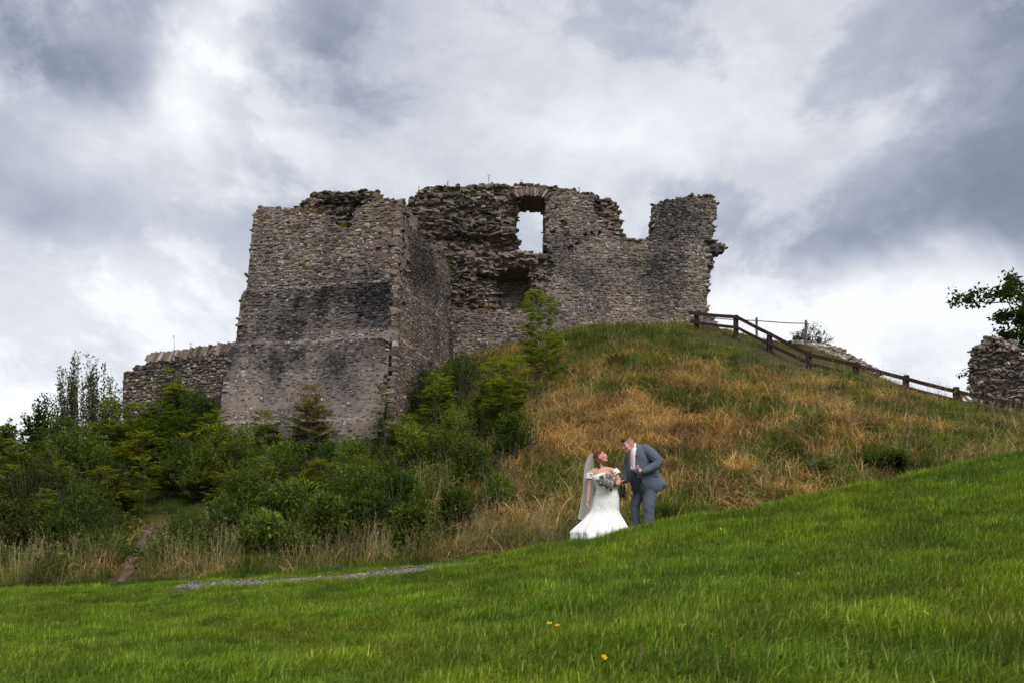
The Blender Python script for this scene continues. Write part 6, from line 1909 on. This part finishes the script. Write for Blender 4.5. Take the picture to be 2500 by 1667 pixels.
def rose(R_, c1, c2, turns=15):
    """Open rose: spiralling cupped petals. Faces +Z."""
    m = MB()
    for k in range(turns):
        a = k * 2.4; f = k / (turns - 1); r = R_ * (.18 + .75 * f); w = R_ * (.45 + .35 * f); h = R_ * (.95 - .55 * f)
        ca, sa = math.cos(a), math.sin(a); o = np.array([ca, sa, 0]); s = np.array([-sa, ca, 0]); z = np.array([0, 0, 1.0])
        V = [o * r * .35 - s * w * .35 - z * R_ * .3, o * r * .35 + s * w * .35 - z * R_ * .3, o * r * .95 - s * w * .62 + z * h * .3, o * r * .95 + s * w * .62 + z * h * .3, o * r * 1.08 - s * w * .4 + z * h * .72, o * r * 1.08 + s * w * .4 + z * h * .72, o * r * .85 + z * h * .85]
        t = .3 + .7 * f; col = np.asarray(c1) * (1 - t) + np.asarray(c2) * t
        m.add(np.array(V) + rng.normal(0, R_ * .03, (7, 3)), [np.array([[0, 1, 3, 2], [2, 3, 5, 4]]), np.array([[4, 5, 6]])], col * random.uniform(.9, 1.1))
    return m
def leaf_disc(L, W, col, n=8):
    a = np.linspace(0, 2 * np.pi, n, endpoint=False)
    V = np.stack([L * (.5 + .5 * np.cos(a)), W * .5 * np.sin(a), .12 * W * np.cos(2 * a)], -1)
    V = np.concatenate([V, [[L * .5, 0, -.05 * W]]])
    m = MB(); m.add(V, np.stack([np.arange(n), (np.arange(n) + 1) % n, np.full(n, n)], -1), col); return m
def aim(o, loc, d, roll=0.0):
    o.location = tuple(float(c) for c in loc)
    q = Vector([float(c) for c in d]).to_track_quat('Z', 'Y'); q = q @ Euler((0, 0, roll)).to_quaternion()
    o.rotation_mode = 'QUATERNION'; o.rotation_quaternion = q
rb = rose(.02, (.45, .20, .34), (.66, .45, .55), 10).build('buttonhole_rose', M_PETAL, groom, True); aim(rb, G(955, 398, -.255), (-.3, -1, .2))
for k in range(4):
    lf = leaf_disc(.05, .022, (.06, .10, .05)).build('buttonhole_leaf', M_PETAL, groom, True); aim(lf, G(958, 405, -.245), (random.uniform(-.8, .8), -.9, random.uniform(-.2, .5)), random.uniform(-2.4, -.6))

# ---- bouquet in the bride's hand
bq = empty('bouquet', BO + B(595, 740, -.26), 'round bouquet of blush, ivory and lilac roses with grey-green leaves held by the bride', 'bouquet'); bq['kind'] = 'thing'
random.seed(3)
m = MB()
for k in range(9):
    e = np.array([random.gauss(0, .02), .02, random.gauss(0, .02)]); m.add(*tube_arrays([e + (0, .03, 0), e * .4 + np.array([.06, .05, -.08]), e * .6 + np.array([.08, .06, -.17])], .004, 5), (.05, .09, .03))
mb_on('stems', m, M_PETAL, bq)
HUES = [((.66, .40, .40), (.80, .66, .62)), ((.74, .70, .60), (.82, .80, .75)), ((.46, .34, .50), (.66, .57, .68)), ((.60, .34, .38), (.76, .58, .56))]
k = 0
for ring, cnt, tilt in ((0, 1, 0), (.058, 6, .5), (.108, 10, .95)):
    for j in range(cnt):
        a = 6.283 * j / cnt + ring * 9; d = np.array([math.cos(a) * math.sin(tilt), -math.cos(tilt), math.sin(a) * math.sin(tilt)]) + rng.normal(0, .08, 3)
        d = norm(d); p = np.array([math.cos(a) * ring, -.045 + ring * .5, math.sin(a) * ring]) + rng.normal(0, .008, 3)
        h = HUES[k % 4 if k % 3 else 1]; R_ = random.uniform(.032, .048); k += 1
        o = rose(R_, *h).build('rose', M_PETAL, bq, True); aim(o, p, d, random.random() * 6)
lfm = [leaf_disc(random.uniform(.06, .085), random.uniform(.035, .05), c) for c in ((.085, .125, .085), (.11, .15, .12), (.06, .10, .05))]
lmesh = None
for k in range(42):
    a = random.uniform(0, 6.283); rr2 = random.uniform(.08, .145)
    lm = lfm[k % 3]
    if k < 3: o = lm.build('leaf', M_PETAL, bq, True); lm.me = o.data
    else: o = link('leaf', lm.me, None, bq)
    p = np.array([math.cos(a) * rr2, -.005 + random.uniform(-.05, .03), math.sin(a) * rr2])
    aim(o, p, (random.gauss(0, .5), -1, random.gauss(0, .5)), -a + random.gauss(0, .5) + math.pi * 0)
    o.scale = [random.uniform(.7, 1.15)] * 3
# ---- the two glasses and the bottle in the groom's hands
def lathe(prof, k=20):
    prof = np.asarray(prof, float); a = np.linspace(0, 2 * np.pi, k, endpoint=False); n = len(prof)
    V = np.concatenate([np.stack([r * np.cos(a), r * np.sin(a), np.full(k, z)], -1) for r, z in prof])
    i, j = np.meshgrid(np.arange(n - 1), np.arange(k), indexing='ij'); j2 = (j + 1) % k
    return V, np.stack([i * k + j, i * k + j2, (i + 1) * k + j2, (i + 1) * k + j], -1).reshape(-1, 4)
def flute(loc, d, label):
    e = empty('champagne_glass', loc, label, 'glass', None); e['kind'] = 'thing'
    aim(e, loc, d)
    for nm, pr in (('foot', [(.0, 0), (.034, .0), (.034, .003), (.008, .008), (.004, .012)]), ('stem', [(.0045, .012), (.0042, .05), (.0045, .085)]), ('bowl', [(.0045, .085), (.014, .095), (.026, .12), (.032, .15), (.032, .185), (.029, .215), (.0275, .215), (.0302, .185), (.0302, .15), (.024, .121), (.012, .098), (.0, .092)])):
        m = MB(); m.add(*lathe(pr)); mb_on(nm, m, M_GLASS, e)
    return e
flute(GO + G(962, 690, -.36), (-.10, -.05, 1), 'upright champagne glass with its foot showing below the man\'s fist')
flute(GO + G(985, 640, -.37), (-1, -.05, .50), 'champagne glass tipped sideways in the man\'s fist')
bt = empty('champagne_bottle', GO + G(800, 928, -.03), 'dark champagne bottle hanging from the man\'s far hand', 'bottle'); bt['kind'] = 'thing'
m = MB(); m.add(*lathe([(.0, .02), (.03, .004), (.043, .0), (.046, .02), (.046, .17), (.042, .20), (.030, .23), (.020, .255), (.0165, .28), (.0165, .30)], 24)); mb_on('body', m, M_BOTTLE, bt)
m = MB(); m.add(*lathe([(.0185, .255), (.0175, .28), (.0178, .315), (.019, .318), (.019, .335), (.014, .342), (.0, .343)], 20)); mb_on('foil_neck', m, M_FOIL, bt)
m = MB(); m.add(*lathe([(.0466, .06), (.0466, .13)], 24)); mb_on('label', m, M_SHADE_LABEL, bt)
# ------------------------------------------------------------------ flowers and weeds in the lawn
M_FLOWER = mat_attr('flower', .5, .3, None, vary=.1, trans=.2)
def buttercup_mesh():
    m = MB()
    for k in range(5):
        a = k * 1.2566; o = np.array([math.cos(a), math.sin(a), 0]); s = np.array([-math.sin(a), math.cos(a), 0])
        m.add(np.array([o * .001, o * .009 - s * .007 + (0, 0, .004), o * .015 + (0, 0, .009), o * .009 + s * .007 + (0, 0, .004)]), np.array([[0, 1, 2, 3]]), (.75, .48, .01))
    V, Fc = lathe([(.0, .001), (.004, .003), (.003, .007), (0, .008)], 8); m.add(V, Fc, (.55, .36, .01))
    return m
def stalk_mesh(h):
    m = MB(); m.add(*tube_arrays([(0, 0, -h), (.01, 0, -h * .5), (0, 0, 0)], [.0016, .0014, .0012], 5), (.06, .10, .02)); return m
bmesh_f = bmesh_s = None
for k, (px, py) in enumerate(((2207, 1239), (1762, 1299), (1759, 1311), (1703, 1331), (1357, 1405), (1319, 1377), (846, 1575), (1342, 1571), (1361, 1577), (2139, 1513), (2341, 1508), (1474, 1664), (2260, 1547), (555, 1540))):
    g = ground_hit(px, py + 6, 3.0, 16.0)
    e = empty('buttercup', g + (0, 0, .15), 'small yellow buttercup open above the lawn grass', 'flower', 'buttercups in the lawn'); e['kind'] = 'thing'
    e.rotation_euler = (random.uniform(.2, .8), random.uniform(-.3, .3), random.random() * 6)
    if k == 0:
        f = buttercup_mesh().build('petals', M_FLOWER, e, True); s = stalk_mesh(.12).build('stalk', M_FLOWER, e, True); bmesh_f, bmesh_s = f.data, s.data
    else: link('petals', bmesh_f, None, e); link('stalk', bmesh_s, None, e)
    e.scale = [random.uniform(1.2, 1.6)] * 3
def clover(px, py, label):
    """Clover head on a short stalk."""
    g = ground_hit(px, py + 6, 3.0, 17.0)
    e = empty('clover_flower', g + (0, 0, .11), label, 'flower', 'clover heads in the lawn'); e['kind'] = 'thing'
    m = MB(); n = 40; d = rdir(n); d[:, 2] = np.abs(d[:, 2]) - .2
    V, T = leaf_batch(d * .004, d, rdir(n), np.full(n, .011), np.full(n, .004)); put_leaves(m, V, T, leaf_cols(n, (.6, .45, .45), (.8, .76, .74)))
    m.build('flower_head', M_FLOWER, e); stalk_mesh(.11).build('stalk', M_FLOWER, e)
for (px, py) in ((1708, 1331), (1460, 1362), (2403, 1152), (2445, 1150), (1950, 1422)): clover(px, py, 'pale pink clover head standing in the lawn grass')
def plantain(px, py, label, n=7, L=.13):
    """Rosette of broad ribbed leaves pressed into the grass."""
    g = ground_hit(px, py, 2.5, 15.0)
    e = empty('plantain', g, label, 'weed'); e['kind'] = 'thing'
    for k in range(n):
        a = 6.283 * k / n + random.gauss(0, .2); l = L * random.uniform(.7, 1.1); up = random.uniform(.35, .9)
        o = np.array([math.cos(a), math.sin(a), 0]); s = np.array([-math.sin(a), math.cos(a), 0]); V = []
        for i in range(6):
            t = i / 5; w = l * .30 * math.sin(math.pi * min(1, .12 + .88 * t)) ** .8 + .002; c = o * l * t + np.array([0, 0, .02 + l * (up * t - .55 * t * t)])
            V += [c - s * w / 2, c - (0, 0, w * .18), c + s * w / 2]
        Q = [[i * 3 + j, i * 3 + j + 1, i * 3 + j + 4, i * 3 + j + 3] for i in range(5) for j in range(2)]
        m = MB(); m.add(np.array(V), np.array(Q), np.array((.055, .11, .03)) * random.uniform(.8, 1.3)); m.build('leaf', M_LEAF, e, True)
plantain(2320, 1552, 'broad-leaved plantain beside the buttercup low at right')
plantain(2445, 1505, 'plantain with pale upturned leaves at the right edge of the lawn')
plantain(2330, 1472, 'small plantain higher in the grass at right', 6, .10)
plantain(430, 1462, 'dock rosette in the short lawn left of the gravel path', 8, .16)
plantain(560, 1488, 'low weed rosette in the lawn just below the gravel path', 7, .13)
def seed_stalk(px, top, base, label):
    g = ground_hit(px, base, 2.5, 15.0); h = (base - top) / F * g[1]
    e = empty('seed_stalk', g, label, 'grass'); e['kind'] = 'thing'
    m = MB(); bx = random.gauss(0, .12) * h; c = np.array([(0, 0, 0), (bx * .2, 0, h * .45), (bx, 0, h)]); q = smooth_path(np.concatenate([c, np.full((3, 1), .002)], 1))
    m.add(*tube_arrays(q[:, :3], .0016, 5), (.28, .20, .09)); m.build('stem', M_FLOWER, e, True)
    m = MB(); n = 50; f = rng.uniform(.72, 1.0, n); p = np.stack([np.interp(f, np.linspace(0, 1, len(q)), q[:, j]) for j in range(3)], -1)
    V, T = leaf_batch(p, rdir(n) * .6 + (0, 0, 1), rdir(n), np.full(n, .014), np.full(n, .004)); put_leaves(m, V, T, leaf_cols(n, (.26, .17, .09), (.38, .28, .16))); m.build('seed_head', M_FLOWER, e)
seed_stalk(1560, 1575, 1667, 'tan seed stalk bending at the bottom of the lawn'); seed_stalk(1850, 1555, 1640, 'pale curved seed stalk right of the tan one')
seed_stalk(2160, 1475, 1560, 'straight seed stalk near the right-hand buttercups'); seed_stalk(1798, 1585, 1660, 'dark-headed seed stalk at the lower middle of the lawn')
seed_stalk(2350, 1350, 1430, 'fine seed stalk high on the right of the lawn')
seed_stalk(870, 1470, 1500, 'short seed stalk standing in the left part of the lawn')

# ---- loose gravel on the worn path
def pebbles():
    pts, w = PATHS[0]; pos, sz = [], []
    seg = np.linalg.norm(np.diff(pts, axis=0), axis=1); cum = np.concatenate([[0], np.cumsum(seg)])
    for k in range(1800):
        t = random.uniform(.02, .95) * cum[-1]; c = np.array([np.interp(t, cum, pts[:, j]) for j in (0, 1)])
        c = c + np.array([random.gauss(0, .05), random.gauss(0, .26)])
        s = random.uniform(.006, .020) * (2.2 if random.random() < .04 else 1)
        pos.append((c[0], c[1], 0)); sz.append((s * 1.2, s, s * .6))
    pos, sz = np.array(pos), np.array(sz); pos[:, 2] = H(pos[:, 0], pos[:, 1]) + .036 + sz[:, 2] * .3
    V, T = rock_shapes(pos, sz); n = len(pos)
    m = MB(); m.add(V.reshape(-1, 3), (T[None] + (np.arange(n) * 12)[:, None, None]).reshape(-1, 3), np.repeat(np.array((.21, .19, .17)) * rng.uniform(.45, 1.4, (n, 1)), 12, 0))
    o = m.build('gravel', M_STONE); o['kind'] = 'stuff'
pebbles()
